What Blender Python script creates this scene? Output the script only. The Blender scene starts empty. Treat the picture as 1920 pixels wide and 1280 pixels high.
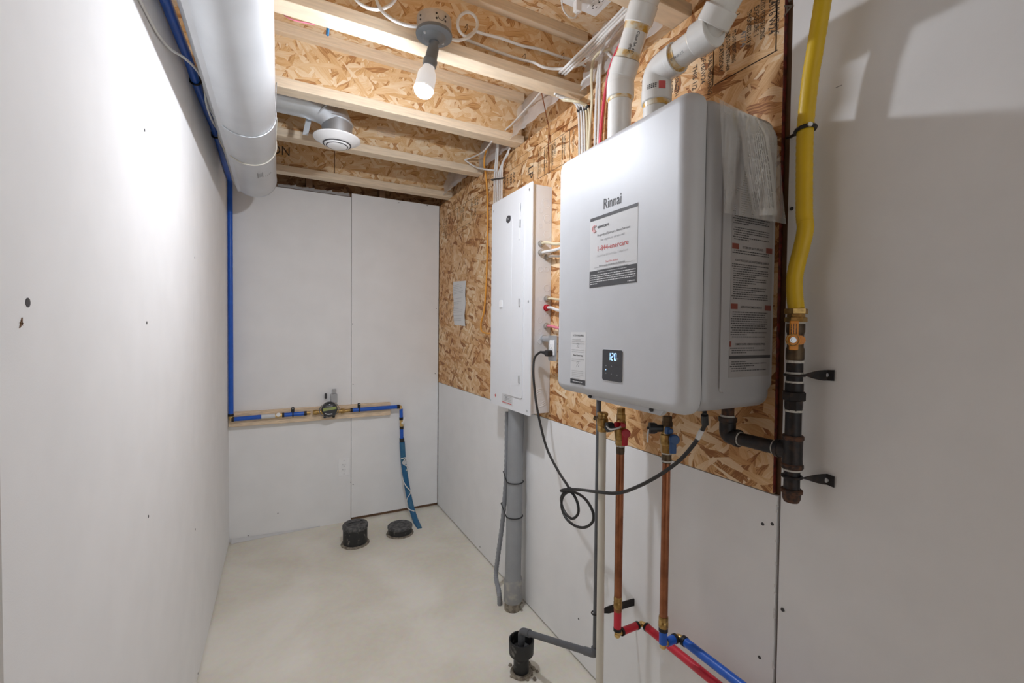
import bpy, bmesh, math, random
from mathutils import Vector as V, Matrix as M
random.seed(7)
scn = bpy.context.scene
COL = scn.collection
PI = math.pi

# ------------------------------------------------------------------ camera, world, light, exposure
# axes: right wall is x=0 (room at x<0), back wall is y=0 (camera at y<0), floor is z=0, metres
FPX = 830.83
CAM = V((-1.0341, -3.1154, 1.29))
CR = V((0.88497369, -0.46551802, 0.0107026))
CU = V((0.00152008, 0.02587275, 0.99966409))
CF = V((0.46563855, 0.88466015, -0.02360432))
cam = bpy.data.cameras.new('camera')
camo = bpy.data.objects.new('camera', cam); COL.objects.link(camo)
cam.sensor_width = 36.0
cam.lens = FPX / 1920 * 36.0
cam.clip_start = 0.02
camo.matrix_world = M(((CR.x, CU.x, -CF.x, CAM.x), (CR.y, CU.y, -CF.y, CAM.y), (CR.z, CU.z, -CF.z, CAM.z), (0, 0, 0, 1)))
scn.camera = camo

w = bpy.data.worlds.new('basement'); scn.world = w; w.use_nodes = True
w.node_tree.nodes['Background'].inputs[0].default_value = (0.95, 0.98, 1.0, 1)
w.node_tree.nodes['Background'].inputs[1].default_value = 0.88
BULB_STRENGTH = 945.0
scn.view_settings.view_transform = 'Standard'
scn.view_settings.look = 'None'
scn.view_settings.gamma = 1
scn.view_settings.use_curve_mapping = False
scn.view_settings.exposure = 0.0

# ------------------------------------------------------------------ measuring helpers: a sight line met with a real plane
def ray(px, py):
    return CR * ((px - 960) / FPX) - CU * ((py - 640) / FPX) + CF
def hit(px, py, ax, val):
    r = ray(px, py); t = (val - CAM[ax]) / r[ax]
    return CAM + r * t
def RW(px, py, off=0.0): return hit(px, py, 0, -off)       # plane parallel to the right wall
def LW(px, py, off=0.0): return hit(px, py, 0, -1.30 + off)
def BW(px, py, off=0.0): return hit(px, py, 1, -off)       # plane parallel to the back wall
def HZ(px, py, z): return hit(px, py, 2, z)                # level plane
def DP(px, py, d): return CAM + ray(px, py) * d

# ------------------------------------------------------------------ mesh helpers
ORG = {}
class MB:
    def __init__(s): s.bm = bmesh.new(); s.wn = False
    def box(s, a, b, bev=0.0, seg=2):
        a = V(a); b = V(b)
        lo = V((min(a.x, b.x), min(a.y, b.y), min(a.z, b.z))); hi = V((max(a.x, b.x), max(a.y, b.y), max(a.z, b.z)))
        vs = [s.bm.verts.new((x, y, z)) for x in (lo.x, hi.x) for y in (lo.y, hi.y) for z in (lo.z, hi.z)]
        fs = [(0, 1, 3, 2), (4, 6, 7, 5), (0, 4, 5, 1), (2, 3, 7, 6), (0, 2, 6, 4), (1, 5, 7, 3)]
        fl = [s.bm.faces.new([vs[i] for i in f]) for f in fs]
        if bev > 0:
            s.wn = True
            es = list({e for f in fl for e in f.edges})
            bmesh.ops.bevel(s.bm, geom=es, offset=bev, segments=seg, profile=0.5, affect='EDGES')
        return s
    def obox(s, c, ex, ey, ez, bev=0.0):       # oriented box, half-axis vectors
        c = V(c); ex, ey, ez = V(ex), V(ey), V(ez)
        vs = [s.bm.verts.new(c + ex * i + ey * j + ez * k) for i in (-1, 1) for j in (-1, 1) for k in (-1, 1)]
        fs = [(0, 1, 3, 2), (4, 6, 7, 5), (0, 4, 5, 1), (2, 3, 7, 6), (0, 2, 6, 4), (1, 5, 7, 3)]
        fl = [s.bm.faces.new([vs[i] for i in f]) for f in fs]
        if bev > 0:
            es = list({e for f in fl for e in f.edges})
            bmesh.ops.bevel(s.bm, geom=es, offset=bev, segments=2, profile=0.5, affect='EDGES')
        return s
    def poly(s, pts):
        s.bm.faces.new([s.bm.verts.new(V(p)) for p in pts]); return s
    def prism(s, pts, ext):
        ext = V(ext)
        a = [s.bm.verts.new(V(p)) for p in pts]; b = [s.bm.verts.new(V(p) + ext) for p in pts]
        n = len(a)
        s.bm.faces.new(a); s.bm.faces.new(list(reversed(b)))
        for i in range(n): s.bm.faces.new((a[i], b[i], b[(i + 1) % n], a[(i + 1) % n]))
        return s
    def tube(s, path, r, seg=10, caps=True):
        path = [V(p) for p in path]; n = len(path)
        rs = r if isinstance(r, (list, tuple)) else [r] * n
        t0 = (path[1] - path[0]).normalized()
        up = V((0, 0, 1)) if abs(t0.z) < 0.9 else V((0, 1, 0))
        nx = t0.cross(up).normalized()
        rings = []; pt = t0
        for i in range(n):
            if i == 0: t = t0
            elif i == n - 1: t = (path[-1] - path[-2]).normalized()
            else:
                t = (path[i + 1] - path[i - 1])
                t = t.normalized() if t.length > 1e-9 else pt
            q = pt.rotation_difference(t); nx = (q @ nx); nx = (nx - t * nx.dot(t)).normalized(); pt = t
            ny = t.cross(nx)
            rings.append([s.bm.verts.new(path[i] + (nx * math.cos(2 * PI * k / seg) + ny * math.sin(2 * PI * k / seg)) * rs[i]) for k in range(seg)])
        for i in range(n - 1):
            for k in range(seg):
                s.bm.faces.new((rings[i][k], rings[i][(k + 1) % seg], rings[i + 1][(k + 1) % seg], rings[i + 1][k]))
        if caps:
            s.bm.faces.new(list(reversed(rings[0]))); s.bm.faces.new(rings[-1])
        return s
    def lathe(s, p0, d, prof, seg=24, rot=0.0, caps=True):
        p0 = V(p0); d = V(d).normalized()
        up = V((0, 0, 1)) if abs(d.z) < 0.9 else V((0, 1, 0))
        nx = d.cross(up).normalized(); ny = d.cross(nx)
        rings = []
        for (h, r) in prof:
            rings.append([s.bm.verts.new(p0 + d * h + (nx * math.cos(rot + 2 * PI * k / seg) + ny * math.sin(rot + 2 * PI * k / seg)) * r) for k in range(seg)])
        for i in range(len(prof) - 1):
            for k in range(seg):
                s.bm.faces.new((rings[i][k], rings[i][(k + 1) % seg], rings[i + 1][(k + 1) % seg], rings[i + 1][k]))
        if caps:
            s.bm.faces.new(list(reversed(rings[0]))); s.bm.faces.new(rings[-1])
        return s
    def ring(s, c, axis, R, r, seg=24, sub=6, a0=0, a1=2 * PI):
        axis = V(axis).normalized()
        up = V((0, 0, 1)) if abs(axis.z) < 0.9 else V((0, 1, 0))
        nx = axis.cross(up).normalized(); ny = axis.cross(nx)
        full = abs(a1 - a0 - 2 * PI) < 1e-4
        n = seg if full else seg + 1
        pts = [V(c) + (nx * math.cos(a0 + (a1 - a0) * i / seg) + ny * math.sin(a0 + (a1 - a0) * i / seg)) * R for i in range(n)]
        if full: pts = pts + [pts[0], ]
        return s.tube(pts, r, sub)
    def add(s, verts, faces, o, r, u):
        vs = [s.bm.verts.new(V(o) + V(r) * v[0] + V(u) * v[1]) for v in verts]
        for f in faces:
            try: s.bm.faces.new([vs[i] for i in f])
            except ValueError: pass
        return s
    def build(s, name, mat, parent=None, origin=None, smooth=35, recalc=True):
        bm = s.bm
        if recalc: bmesh.ops.recalc_face_normals(bm, faces=bm.faces)
        if parent is not None: org = ORG[parent.name]
        elif origin is not None: org = V(origin)
        else:
            xs = [v.co for v in bm.verts]
            org = V(((min(c.x for c in xs) + max(c.x for c in xs)) / 2, (min(c.y for c in xs) + max(c.y for c in xs)) / 2, min(c.z for c in xs)))
        for v in bm.verts: v.co -= org
        me = bpy.data.meshes.new(name); bm.to_mesh(me); bm.free()
        if smooth:
            me.shade_smooth(); me.set_sharp_from_angle(angle=math.radians(smooth))
        me.materials.append(mat)
        o = bpy.data.objects.new(name, me); COL.objects.link(o)
        if s.wn:
            wm_ = o.modifiers.new('normals', 'WEIGHTED_NORMAL'); wm_.keep_sharp = True
        if parent is not None: o.parent = parent
        else: o.location = org
        ORG[o.name] = org
        return o

def smoothpath(pts, n=8):
    pts = [V(p) for p in pts]
    if len(pts) < 3: return pts
    P = [pts[0] * 2 - pts[1]] + pts + [pts[-1] * 2 - pts[-2]]
    out = []
    for i in range(1, len(P) - 2):
        for k in range(n):
            t = k / n
            a, b, c, d = P[i - 1], P[i], P[i + 1], P[i + 2]
            out.append(0.5 * ((2 * b) + (c - a) * t + (2 * a - 5 * b + 4 * c - d) * t * t + (3 * b - a - 3 * c + d) * t ** 3))
    out.append(pts[-1]); return out

def filletpath(pts, r, n=6):
    pts = [V(p) for p in pts]; out = [pts[0]]
    for i in range(1, len(pts) - 1):
        a = (pts[i - 1] - pts[i]); b = (pts[i + 1] - pts[i])
        rr = min(r, a.length * .49, b.length * .49)
        p = pts[i] + a.normalized() * rr; q = pts[i] + b.normalized() * rr
        for k in range(n + 1):
            t = k / n; out.append(p * (1 - t) ** 2 + pts[i] * 2 * t * (1 - t) + q * t * t)
    out.append(pts[-1]); return out

def thing(name, label, cat, loc=(0, 0, 0), group=None):
    o = bpy.data.objects.new(name, None); COL.objects.link(o); o.empty_display_size = .05
    o.location = loc; o['label'] = label; o['category'] = cat
    if group: o['group'] = group
    ORG[o.name] = V(loc); return o
def tag(o, label, cat, group=None):
    o['label'] = label; o['category'] = cat
    if group: o['group'] = group
    return o
def struct(o): o['kind'] = 'structure'; return o
def lab(o, label): o['label'] = label; return o

_tc = {}
def text_geo(s, size=1.0, align='LEFT', bold=0.0, shear=0.0):
    key = (s, align, bold, shear)
    if key not in _tc:
        cu = bpy.data.curves.new('t', 'FONT'); cu.body = s; cu.align_x = align; cu.size = 1.0
        cu.offset = bold; cu.resolution_u = 2; cu.shear = shear
        ob = bpy.data.objects.new('t', cu); COL.objects.link(ob)
        dg = bpy.context.evaluated_depsgraph_get()
        me = bpy.data.meshes.new_from_object(ob.evaluated_get(dg))
        _tc[key] = ([(v.co.x, v.co.y) for v in me.vertices], [tuple(p.vertices) for p in me.polygons])
        bpy.data.objects.remove(ob); bpy.data.curves.remove(cu); bpy.data.meshes.remove(me)
    v, f = _tc[key]
    return [(a * size, b * size) for a, b in v], f
def put(mb, s, o, r, u, size, align='LEFT', bold=0.0, wscale=1.0):
    v, f = text_geo(s, size, align, bold); mb.add(v, f, o, V(r) * wscale, u); return mb
def bars(mb, o, r, u, wid, h, rng, minw=.08):
    """a row of word-like dashes of small print"""
    x = 0.0; r = V(r); u = V(u); o = V(o)
    while x < wid - h * .5:
        ww = min(h * rng.uniform(1.2, 4.5), wid - x)
        mb.poly([o + r * x, o + r * (x + ww), o + r * (x + ww) + u * h, o + r * x + u * h]); x += ww + h * .6
    return mb
def quad(mb, o, r, u, a, b, c, d):
    o, r, u = V(o), V(r), V(u)
    return mb.poly([o + r * a + u * c, o + r * b + u * c, o + r * b + u * d, o + r * a + u * d])

# ------------------------------------------------------------------ materials
def newmat(name):
    m = bpy.data.materials.new(name); m.use_nodes = True
    return m, m.node_tree.nodes, m.node_tree.links, m.node_tree.nodes['Principled BSDF']
def mat(name, col, rough=.6, metal=0.0, var=.06, scale=30, bump=0.0, bscale=None, stretch=(1, 1, 1), spec=None, coat=0):
    m, n, l, b = newmat(name)
    tc = n.new('ShaderNodeTexCoord'); mp = n.new('ShaderNodeMapping'); mp.inputs['Scale'].default_value = stretch
    l.new(tc.outputs['Object'], mp.inputs['Vector'])
    no = n.new('ShaderNodeTexNoise'); no.inputs['Scale'].default_value = scale; no.inputs['Detail'].default_value = 5
    l.new(mp.outputs[0], no.inputs['Vector'])
    rp = n.new('ShaderNodeValToRGB')
    rp.color_ramp.elements[0].position = .3; rp.color_ramp.elements[1].position = .7
    rp.color_ramp.elements[0].color = (*[max(0, c * (1 - var)) for c in col], 1)
    rp.color_ramp.elements[1].color = (*[min(1, c * (1 + var)) for c in col], 1)
    l.new(no.outputs['Fac'], rp.inputs[0]); l.new(rp.outputs[0], b.inputs['Base Color'])
    b.inputs['Roughness'].default_value = rough; b.inputs['Metallic'].default_value = metal
    if spec is not None: b.inputs['Specular IOR Level'].default_value = spec
    if coat: b.inputs['Coat Weight'].default_value = coat; b.inputs['Coat Roughness'].default_value = .15
    if bump:
        n2 = n.new('ShaderNodeTexNoise'); n2.inputs['Scale'].default_value = bscale or scale * 4; n2.inputs['Detail'].default_value = 3
        l.new(mp.outputs[0], n2.inputs['Vector'])
        bp = n.new('ShaderNodeBump'); bp.inputs['Strength'].default_value = bump; bp.inputs['Distance'].default_value = .002
        l.new(n2.outputs['Fac'], bp.inputs['Height']); l.new(bp.outputs[0], b.inputs['Normal'])
    return m
def two(name, c1, c2, lo=.45, hi=.6, scale=20, rough=.5, metal=0.0, bump=.2):
    """base material with irregular patches (rust, dirt, tape)"""
    m, n, l, b = newmat(name)
    tc = n.new('ShaderNodeTexCoord'); no = n.new('ShaderNodeTexNoise'); no.inputs['Scale'].default_value = scale; no.inputs['Detail'].default_value = 8
    l.new(tc.outputs['Object'], no.inputs['Vector'])
    rp = n.new('ShaderNodeValToRGB'); rp.color_ramp.elements[0].position = lo; rp.color_ramp.elements[1].position = hi
    rp.color_ramp.elements[0].color = (*c1, 1); rp.color_ramp.elements[1].color = (*c2, 1)
    l.new(no.outputs['Fac'], rp.inputs[0]); l.new(rp.outputs[0], b.inputs['Base Color'])
    b.inputs['Roughness'].default_value = rough; b.inputs['Metallic'].default_value = metal
    bp = n.new('ShaderNodeBump'); bp.inputs['Strength'].default_value = bump; bp.inputs['Distance'].default_value = .002
    l.new(no.outputs['Fac'], bp.inputs['Height']); l.new(bp.outputs[0], b.inputs['Normal'])
    return m

def osb(name, axes, pal, seed=0.0, tone=1.0, blotch=None):
    """oriented strand board: five layers of long flakes lying in different directions"""
    m, n, l, b = newmat(name)
    tc = n.new('ShaderNodeTexCoord'); sx = n.new('ShaderNodeSeparateXYZ'); l.new(tc.outputs['Object'], sx.inputs[0])
    cb = n.new('ShaderNodeCombineXYZ'); l.new(sx.outputs[axes[0]], cb.inputs[0]); l.new(sx.outputs[axes[1]], cb.inputs[1]); cb.inputs[2].default_value = 0
    nz = n.new('ShaderNodeTexNoise'); nz.noise_dimensions = '2D'; nz.inputs['Scale'].default_value = 9; l.new(cb.outputs[0], nz.inputs['Vector'])
    va = n.new('ShaderNodeVectorMath'); va.operation = 'MULTIPLY_ADD'
    l.new(nz.outputs['Color'], va.inputs[0]); va.inputs[1].default_value = (.022, .022, 0); l.new(cb.outputs[0], va.inputs[2])
    prev = None; prevh = None
    for k, (ang, su, sv, th) in enumerate(((20, 15, 44, 0), (75, 17, 56, .45), (-40, 13, 52, .5), (115, 16, 66, .6), (48, 12, 60, .62), (-12, 14, 58, .62))):
        mp = n.new('ShaderNodeMapping'); mp.inputs['Rotation'].default_value = (0, 0, math.radians(ang)); mp.inputs['Location'].default_value = (seed + k * 3.7, k * 1.9 + seed, 0)
        l.new(va.outputs[0], mp.inputs['Vector'])
        sc = n.new('ShaderNodeVectorMath'); sc.operation = 'MULTIPLY'; sc.inputs[1].default_value = (su, sv, 1); l.new(mp.outputs[0], sc.inputs[0])
        vo = n.new('ShaderNodeTexVoronoi'); vo.voronoi_dimensions = '2D'; vo.inputs['Scale'].default_value = 1; l.new(sc.outputs[0], vo.inputs['Vector'])
        sp = n.new('ShaderNodeSeparateColor'); l.new(vo.outputs['Color'], sp.inputs[0])
        g = n.new('ShaderNodeTexNoise'); g.noise_dimensions = '2D'; g.inputs['Scale'].default_value = 1; g.inputs['Detail'].default_value = 4
        gs = n.new('ShaderNodeVectorMath'); gs.operation = 'MULTIPLY'; gs.inputs[1].default_value = (18, 320, 1); l.new(mp.outputs[0], gs.inputs[0]); l.new(gs.outputs[0], g.inputs['Vector'])
        ad = n.new('ShaderNodeMath'); ad.operation = 'MULTIPLY_ADD'; l.new(g.outputs['Fac'], ad.inputs[0]); ad.inputs[1].default_value = .75; l.new(sp.outputs[0], ad.inputs[2])
        sb = n.new('ShaderNodeMath'); sb.operation = 'SUBTRACT'; l.new(ad.outputs[0], sb.inputs[0]); sb.inputs[1].default_value = .375
        # darker rim of each flake
        e = n.new('ShaderNodeMath'); e.operation = 'MULTIPLY_ADD'; l.new(vo.outputs['Distance'], e.inputs[0]); e.inputs[1].default_value = -.16; l.new(sb.outputs[0], e.inputs[2])
        val = e.outputs[0]
        hh = n.new('ShaderNodeMath'); hh.operation = 'MULTIPLY_ADD'; l.new(sp.outputs[2], hh.inputs[0]); hh.inputs[1].default_value = .5; hh.inputs[2].default_value = .1 * k
        if prev is None: prev, prevh = val, hh.outputs[0]
        else:
            gt = n.new('ShaderNodeMath'); gt.operation = 'GREATER_THAN'; l.new(sp.outputs[1], gt.inputs[0]); gt.inputs[1].default_value = th
            mx = n.new('ShaderNodeMix'); l.new(gt.outputs[0], mx.inputs[0]); l.new(prev, mx.inputs[2]); l.new(val, mx.inputs[3]); prev = mx.outputs[0]
            mh = n.new('ShaderNodeMix'); l.new(gt.outputs[0], mh.inputs[0]); l.new(prevh, mh.inputs[2]); l.new(hh.outputs[0], mh.inputs[3]); prevh = mh.outputs[0]
    rp = n.new('ShaderNodeValToRGB'); cr = rp.color_ramp
    cr.elements[0].position = .0; cr.elements[0].color = (*pal[0], 1)
    cr.elements[1].position = 1.0; cr.elements[1].color = (*pal[3], 1)
    e1 = cr.elements.new(.14); e1.color = (*pal[1], 1)
    e2 = cr.elements.new(.52); e2.color = (*pal[2], 1)
    l.new(prev, rp.inputs[0])
    out = rp.outputs[0]
    if blotch:
        nb = n.new('ShaderNodeTexNoise'); nb.noise_dimensions = '2D'; nb.inputs['Scale'].default_value = blotch[1]; nb.inputs['Detail'].default_value = 3; l.new(cb.outputs[0], nb.inputs['Vector'])
        rr = n.new('ShaderNodeValToRGB'); rr.color_ramp.elements[0].position = .46; rr.color_ramp.elements[1].position = .6
        l.new(nb.outputs['Fac'], rr.inputs[0])
        mx = n.new('ShaderNodeMix'); mx.data_type = 'RGBA'; l.new(rr.outputs[0], mx.inputs[0]); l.new(out, mx.inputs[6])
        mul = n.new('ShaderNodeMix'); mul.data_type = 'RGBA'; mul.blend_type = 'MULTIPLY'; mul.inputs[0].default_value = 1; l.new(out, mul.inputs[6]); mul.inputs[7].default_value = (*blotch[0], 1)
        l.new(mul.outputs[2], mx.inputs[7]); out = mx.outputs[2]
    l.new(out, b.inputs['Base Color'])
    b.inputs['Roughness'].default_value = .62
    bp = n.new('ShaderNodeBump'); bp.inputs['Strength'].default_value = .35; bp.inputs['Distance'].default_value = .003
    l.new(prevh, bp.inputs['Height']); l.new(bp.outputs[0], b.inputs['Normal'])
    return m

PAL_WALL = ((.32, .125, .035), (.62, .33, .125), (.80, .53, .28), (.90, .72, .50))
PAL_WEB = ((.46, .22, .08), (.70, .42, .18), (.80, .57, .32), (.89, .73, .52))
M_osb = osb('osb_wall', (1, 2), PAL_WALL, 0.3, blotch=((.86, .74, .62), 3.0))
M_osbx = osb('osb_web', (0, 2), PAL_WEB, 5.1)
M_osbf = osb('osb_subfloor', (0, 1), ((.50, .24, .09), (.74, .46, .21), (.84, .60, .36), (.90, .74, .54)), 9.4)
M_osbdark = osb('osb_rim', (0, 2), ((.16, .07, .03), (.30, .15, .06), (.40, .22, .10), (.5, .32, .18)), 2.2)
M_drywall = mat('drywall_paper', (.89, .885, .88), .92, 0, .02, 9, .06, 420)
M_drywall2 = mat('drywall_paper_far', (.89, .885, .88), .92, 0, .025, 6, .06, 420)
M_gyp = mat('gypsum_core', (.7, .69, .67), .95)
M_lumber = mat('spruce_lumber', (.80, .62, .43), .7, 0, .22, 14, .15, 60, (1.5, 18, 18))
M_lumber_rip = mat('spruce_flange', (.78, .64, .47), .7, 0, .10, 16, .10, 60, (.8, 3, 9))
M_plate = mat('dark_stud', (.20, .115, .065), .8, 0, .3, 12)
M_redpaint = two('red_sealed_edge', (.20, .03, .02), (.07, .02, .015), .4, .6, 60, .6)
M_white = mat('white_plastic', (.92, .92, .92), .35, 0, .01, 10)
M_panelwhite = mat('white_enamel', (.80, .81, .83), .38, 0, .01, 10)
M_pvc = mat('white_pvc', (.80, .79, .76), .22, 0, .02, 6, coat=.3)
M_primer = two('amber_primer', (.66, .36, .05), (.80, .74, .60), .42, .60, 38, .3, 0, .05)
M_galv = mat('galvanised_steel', (.66, .69, .72), .40, .85, .10, 9, .04, 30)
M_galvduct = mat('duct_sheet_metal', (.70, .72, .74), .48, .55, .06, 5, .03, 12)
M_greymetal = mat('grey_painted_lamp', (.17, .18, .19), .45, .2, .05)
M_boxmetal = mat('steel_box', (.50, .48, .45), .42, .7, .12, 30)
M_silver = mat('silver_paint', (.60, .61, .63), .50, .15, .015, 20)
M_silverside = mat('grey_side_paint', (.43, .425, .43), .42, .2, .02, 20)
M_black = mat('black_plastic', (.018, .018, .02), .42, 0, .1)
M_rubber = mat('black_cord', (.022, .021, .021), .5, 0, .2)
M_screen = mat('dark_screen', (.05, .052, .058), .18, 0, .02)
M_dk = mat('dark_ink', (.055, .052, .055), .6, 0, .05)
M_ink = mat('black_stamp_ink', (.09, .065, .045), .8, 0, .3, 80)
M_inkbrown = mat('brown_stamp_ink', (.20, .115, .06), .85, 0, .3, 80)
M_greyink = mat('grey_ink', (.33, .33, .34), .6)
M_ltink = mat('light_grey_ink', (.50, .50, .50), .6)
M_redink = mat('red_ink', (.62, .10, .09), .6)
M_pinkink = mat('pink_ink', (.80, .50, .50), .6)
M_sticker = mat('sticker_paper', (.68, .68, .68), .5, 0, .01)
M_stickdark = mat('sticker_charcoal', (.075, .075, .08), .5)
M_sidepaper = mat('side_label_paper', (.34, .32, .31), .45)
M_paper = mat('white_paper', (.78, .78, .77), .8, 0, .02)
M_brass = two('brass', (.55, .36, .13), (.30, .18, .06), .42, .62, 45, .35, .85, .1)
M_brassbright = mat('bright_brass', (.72, .50, .2), .3, .9, .1)
M_darkbrass = two('dull_bronze', (.13, .09, .05), (.07, .05, .035), .4, .6, 40, .45, .6)
M_iron = two('black_iron', (.025, .023, .024), (.06, .04, .032), .5, .7, 50, .48, .5, .3)
M_rust = two('rusted_iron', (.12, .055, .03), (.04, .028, .024), .4, .6, 90, .7, .3, .5)
M_tape = two('thread_tape', (.62, .60, .55), (.3, .27, .24), .5, .75, 120, .7, 0, .5)
M_copper = two('copper', (.42, .17, .085), (.26, .10, .05), .4, .62, 16, .34, .9, .05)
M_cream = mat('cream_pipe', (.66, .62, .53), .4, 0, .02)
M_greypvc = mat('grey_pvc', (.30, .31, .32), .5, 0, .06, 14)
M_condensate = mat('dark_grey_pvc', (.11, .115, .125), .45, 0, .08)
M_flexgrey = mat('flexible_grey', (.27, .28, .30), .5, 0, .08)
M_redpex = mat('red_pex', (.62, .02, .045), .32, 0, .05)
M_bluepex = mat('blue_pex', (.012, .11, .55), .32, 0, .08)
M_bluepoly = two('scuffed_blue_poly', (.012, .12, .27), (.05, .17, .27), .45, .7, 18, .5)
M_handlered = mat('red_handle', (.45, .012, .025), .4)
M_handleblue = mat('blue_handle', (.03, .09, .24), .4)
M_orange = mat('orange_handle', (.72, .27, .03), .45, 0, .1)
M_yellow = mat('yellow_jacket', (.72, .47, .012), .42, 0, .07, 12)
M_cablew = mat('white_cable', (.74, .73, .71), .42, 0, .03)
M_cablec = mat('cream_cable', (.72, .64, .45), .42, 0, .03)
M_cabler = mat('red_cable', (.70, .06, .10), .42, 0, .04)
M_cablepink = mat('pink_cable', (.74, .22, .28), .42)
M_cableo = mat('orange_cable', (.74, .33, .04), .45)
M_green = mat('green_band', (.34, .40, .12), .5)
M_zip = mat('black_zip_tie', (.012, .012, .013), .4)
M_dirt = two('concrete_crumbs', (.16, .13, .10), (.32, .28, .22), .4, .6, 60, .95, 0, .6)
M_dabs = two('dusty_black_abs', (.016, .016, .017), (.30, .28, .25), .62, .78, 34, .5, 0, .2)
M_lid = two('dusty_black_lid', (.05, .05, .052), (.17, .165, .16), .4, .7, 60, .7, 0, .3)

m, n, l, b = newmat('lit_digits'); b.inputs['Emission Color'].default_value = (.35, .65, 1, 1); b.inputs['Emission Strength'].default_value = 1.6; b.inputs['Base Color'].default_value = (.5, .7, 1, 1); M_led = m
m, n, l, b = newmat('lit_bulb'); b.inputs['Emission Color'].default_value = (.92, .97, 1.06, 1); b.inputs['Emission Strength'].default_value = BULB_STRENGTH; M_bulb = m
m, n, l, b = newmat('bulb_neck'); b.inputs['Base Color'].default_value = (.85, .85, .85, 1); b.inputs['Roughness'].default_value = .4; b.inputs['Emission Color'].default_value = (.96, .97, 1, 1); b.inputs['Emission Strength'].default_value = .3; M_neck = m

def film(name, alpha, col, rough=.25):
    m, n, l, b = newmat(name)
    b.inputs['Base Color'].default_value = (*col, 1); b.inputs['Roughness'].default_value = rough
    tr = n.new('ShaderNodeBsdfTransparent'); mx = n.new('ShaderNodeMixShader')
    tc = n.new('ShaderNodeTexCoord'); no = n.new('ShaderNodeTexNoise'); no.inputs['Scale'].default_value = 11; no.inputs['Detail'].default_value = 4
    l.new(tc.outputs['Object'], no.inputs['Vector'])
    mr = n.new('ShaderNodeMapRange'); mr.inputs['To Min'].default_value = alpha - .15; mr.inputs['To Max'].default_value = alpha + .15
    l.new(no.outputs['Fac'], mr.inputs['Value']); l.new(mr.outputs[0], mx.inputs[0])
    l.new(tr.outputs[0], mx.inputs[1]); l.new(b.outputs[0], mx.inputs[2]); l.new(mx.outputs[0], n['Material Output'].inputs['Surface'])
    bp = n.new('ShaderNodeBump'); bp.inputs['Strength'].default_value = .4; bp.inputs['Distance'].default_value = .01
    l.new(no.outputs['Fac'], bp.inputs['Height']); l.new(bp.outputs[0], b.inputs['Normal'])
    return m
M_film = film('clear_poly_bag', .36, (.78, .76, .73), .16)
M_barrier = film('vapour_barrier_film', .55, (.72, .71, .70))

# concrete
m, n, l, b = newmat('concrete')
tc = n.new('ShaderNodeTexCoord')
n1 = n.new('ShaderNodeTexNoise'); n1.inputs['Scale'].default_value = 2.6; n1.inputs['Detail'].default_value = 9; n1.inputs['Distortion'].default_value = .5; l.new(tc.outputs['Object'], n1.inputs['Vector'])
n2 = n.new('ShaderNodeTexNoise'); n2.inputs['Scale'].default_value = 45; n2.inputs['Detail'].default_value = 8; l.new(tc.outputs['Object'], n2.inputs['Vector'])
r1 = n.new('ShaderNodeValToRGB'); r1.color_ramp.elements[0].position = .34; r1.color_ramp.elements[1].position = .66
r1.color_ramp.elements[0].color = (.76, .715, .605, 1); r1.color_ramp.elements[1].color = (.89, .855, .765, 1); l.new(n1.outputs['Fac'], r1.inputs[0])
mx = n.new('ShaderNodeMix'); mx.data_type = 'RGBA'; mx.blend_type = 'SOFT_LIGHT'; mx.inputs[0].default_value = .35
l.new(r1.outputs[0], mx.inputs[6]); l.new(n2.outputs['Color'], mx.inputs[7])
hs = n.new('ShaderNodeHueSaturation'); hs.inputs['Saturation'].default_value = 1.0; l.new(mx.outputs[2], hs.inputs['Color']); l.new(hs.outputs[0], b.inputs['Base Color'])
b.inputs['Roughness'].default_value = .72
bp = n.new('ShaderNodeBump'); bp.inputs['Strength'].default_value = .25; bp.inputs['Distance'].default_value = .004; l.new(n2.outputs['Fac'], bp.inputs['Height']); l.new(bp.outputs[0], b.inputs['Normal'])
M_conc = m

# ------------------------------------------------------------------ the setting
ZB = 2.19          # underside of the joists
ZT = 2.431         # underside of the subfloor
YG = -2.484        # end of the strand board and of the lower right sheet
def st(name): 
    o = bpy.data.objects.new(name, None); COL.objects.link(o); o['kind'] = 'structure'; ORG[o.name] = V((0, 0, 0)); return o
floor = struct(MB().box((-3.0, -5.2, -.1), (.2, .2, 0)).build('floor', M_conc, origin=(0, 0, 0)))

def screw_dot(parent, p, nrm, r=.0035):
    MB().lathe(V(p) - V(nrm) * .001, nrm, [(0, r), (.0016, r * .9)], 8).build('screw', M_dk, parent)

# back wall: two hung sheets over dark framing
wb = st('wall_back')
xs = -.606
s1 = MB().box((-1.30, 0, .0), (xs - .0012, .0127, 2.163)).build('drywall_sheet', M_drywall2, wb)
s2 = MB().box((xs + .0012, -.002, .022), (-.004, .0107, 2.189)).build('drywall_sheet', M_drywall2, wb)
for p in ((679, 374), (521, 962), (658, 904), (465, 1004)):
    screw_dot(s1, BW(*p), (0, -1, 0))
for p in ((748, 380), (801, 385), (661, 607), (818, 578), (816, 700), (662, 908), (662, 720)):
    screw_dot(s2, BW(*p, .002), (0, -1, 0))
MB().box((-1.32, .013, .0), (0.0, .05, .09)).build('bottom_plate', M_plate, wb)
MB().box((-1.9, .0135, 2.10), (.1, .05, 2.185)).build('top_plate', M_plate, wb)
MB().box((-2.0, .12, -.1), (.1, .14, 2.43)).build('rim_light_stop', M_osbdark, wb)  # rim carried down to the floor as a backing against world light leaks
for x in (-.86, -.40):
    MB().box((x - .019, .03, 2.187), (x + .019, .118, 2.42)).build('stud', M_plate, wb)
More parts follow.
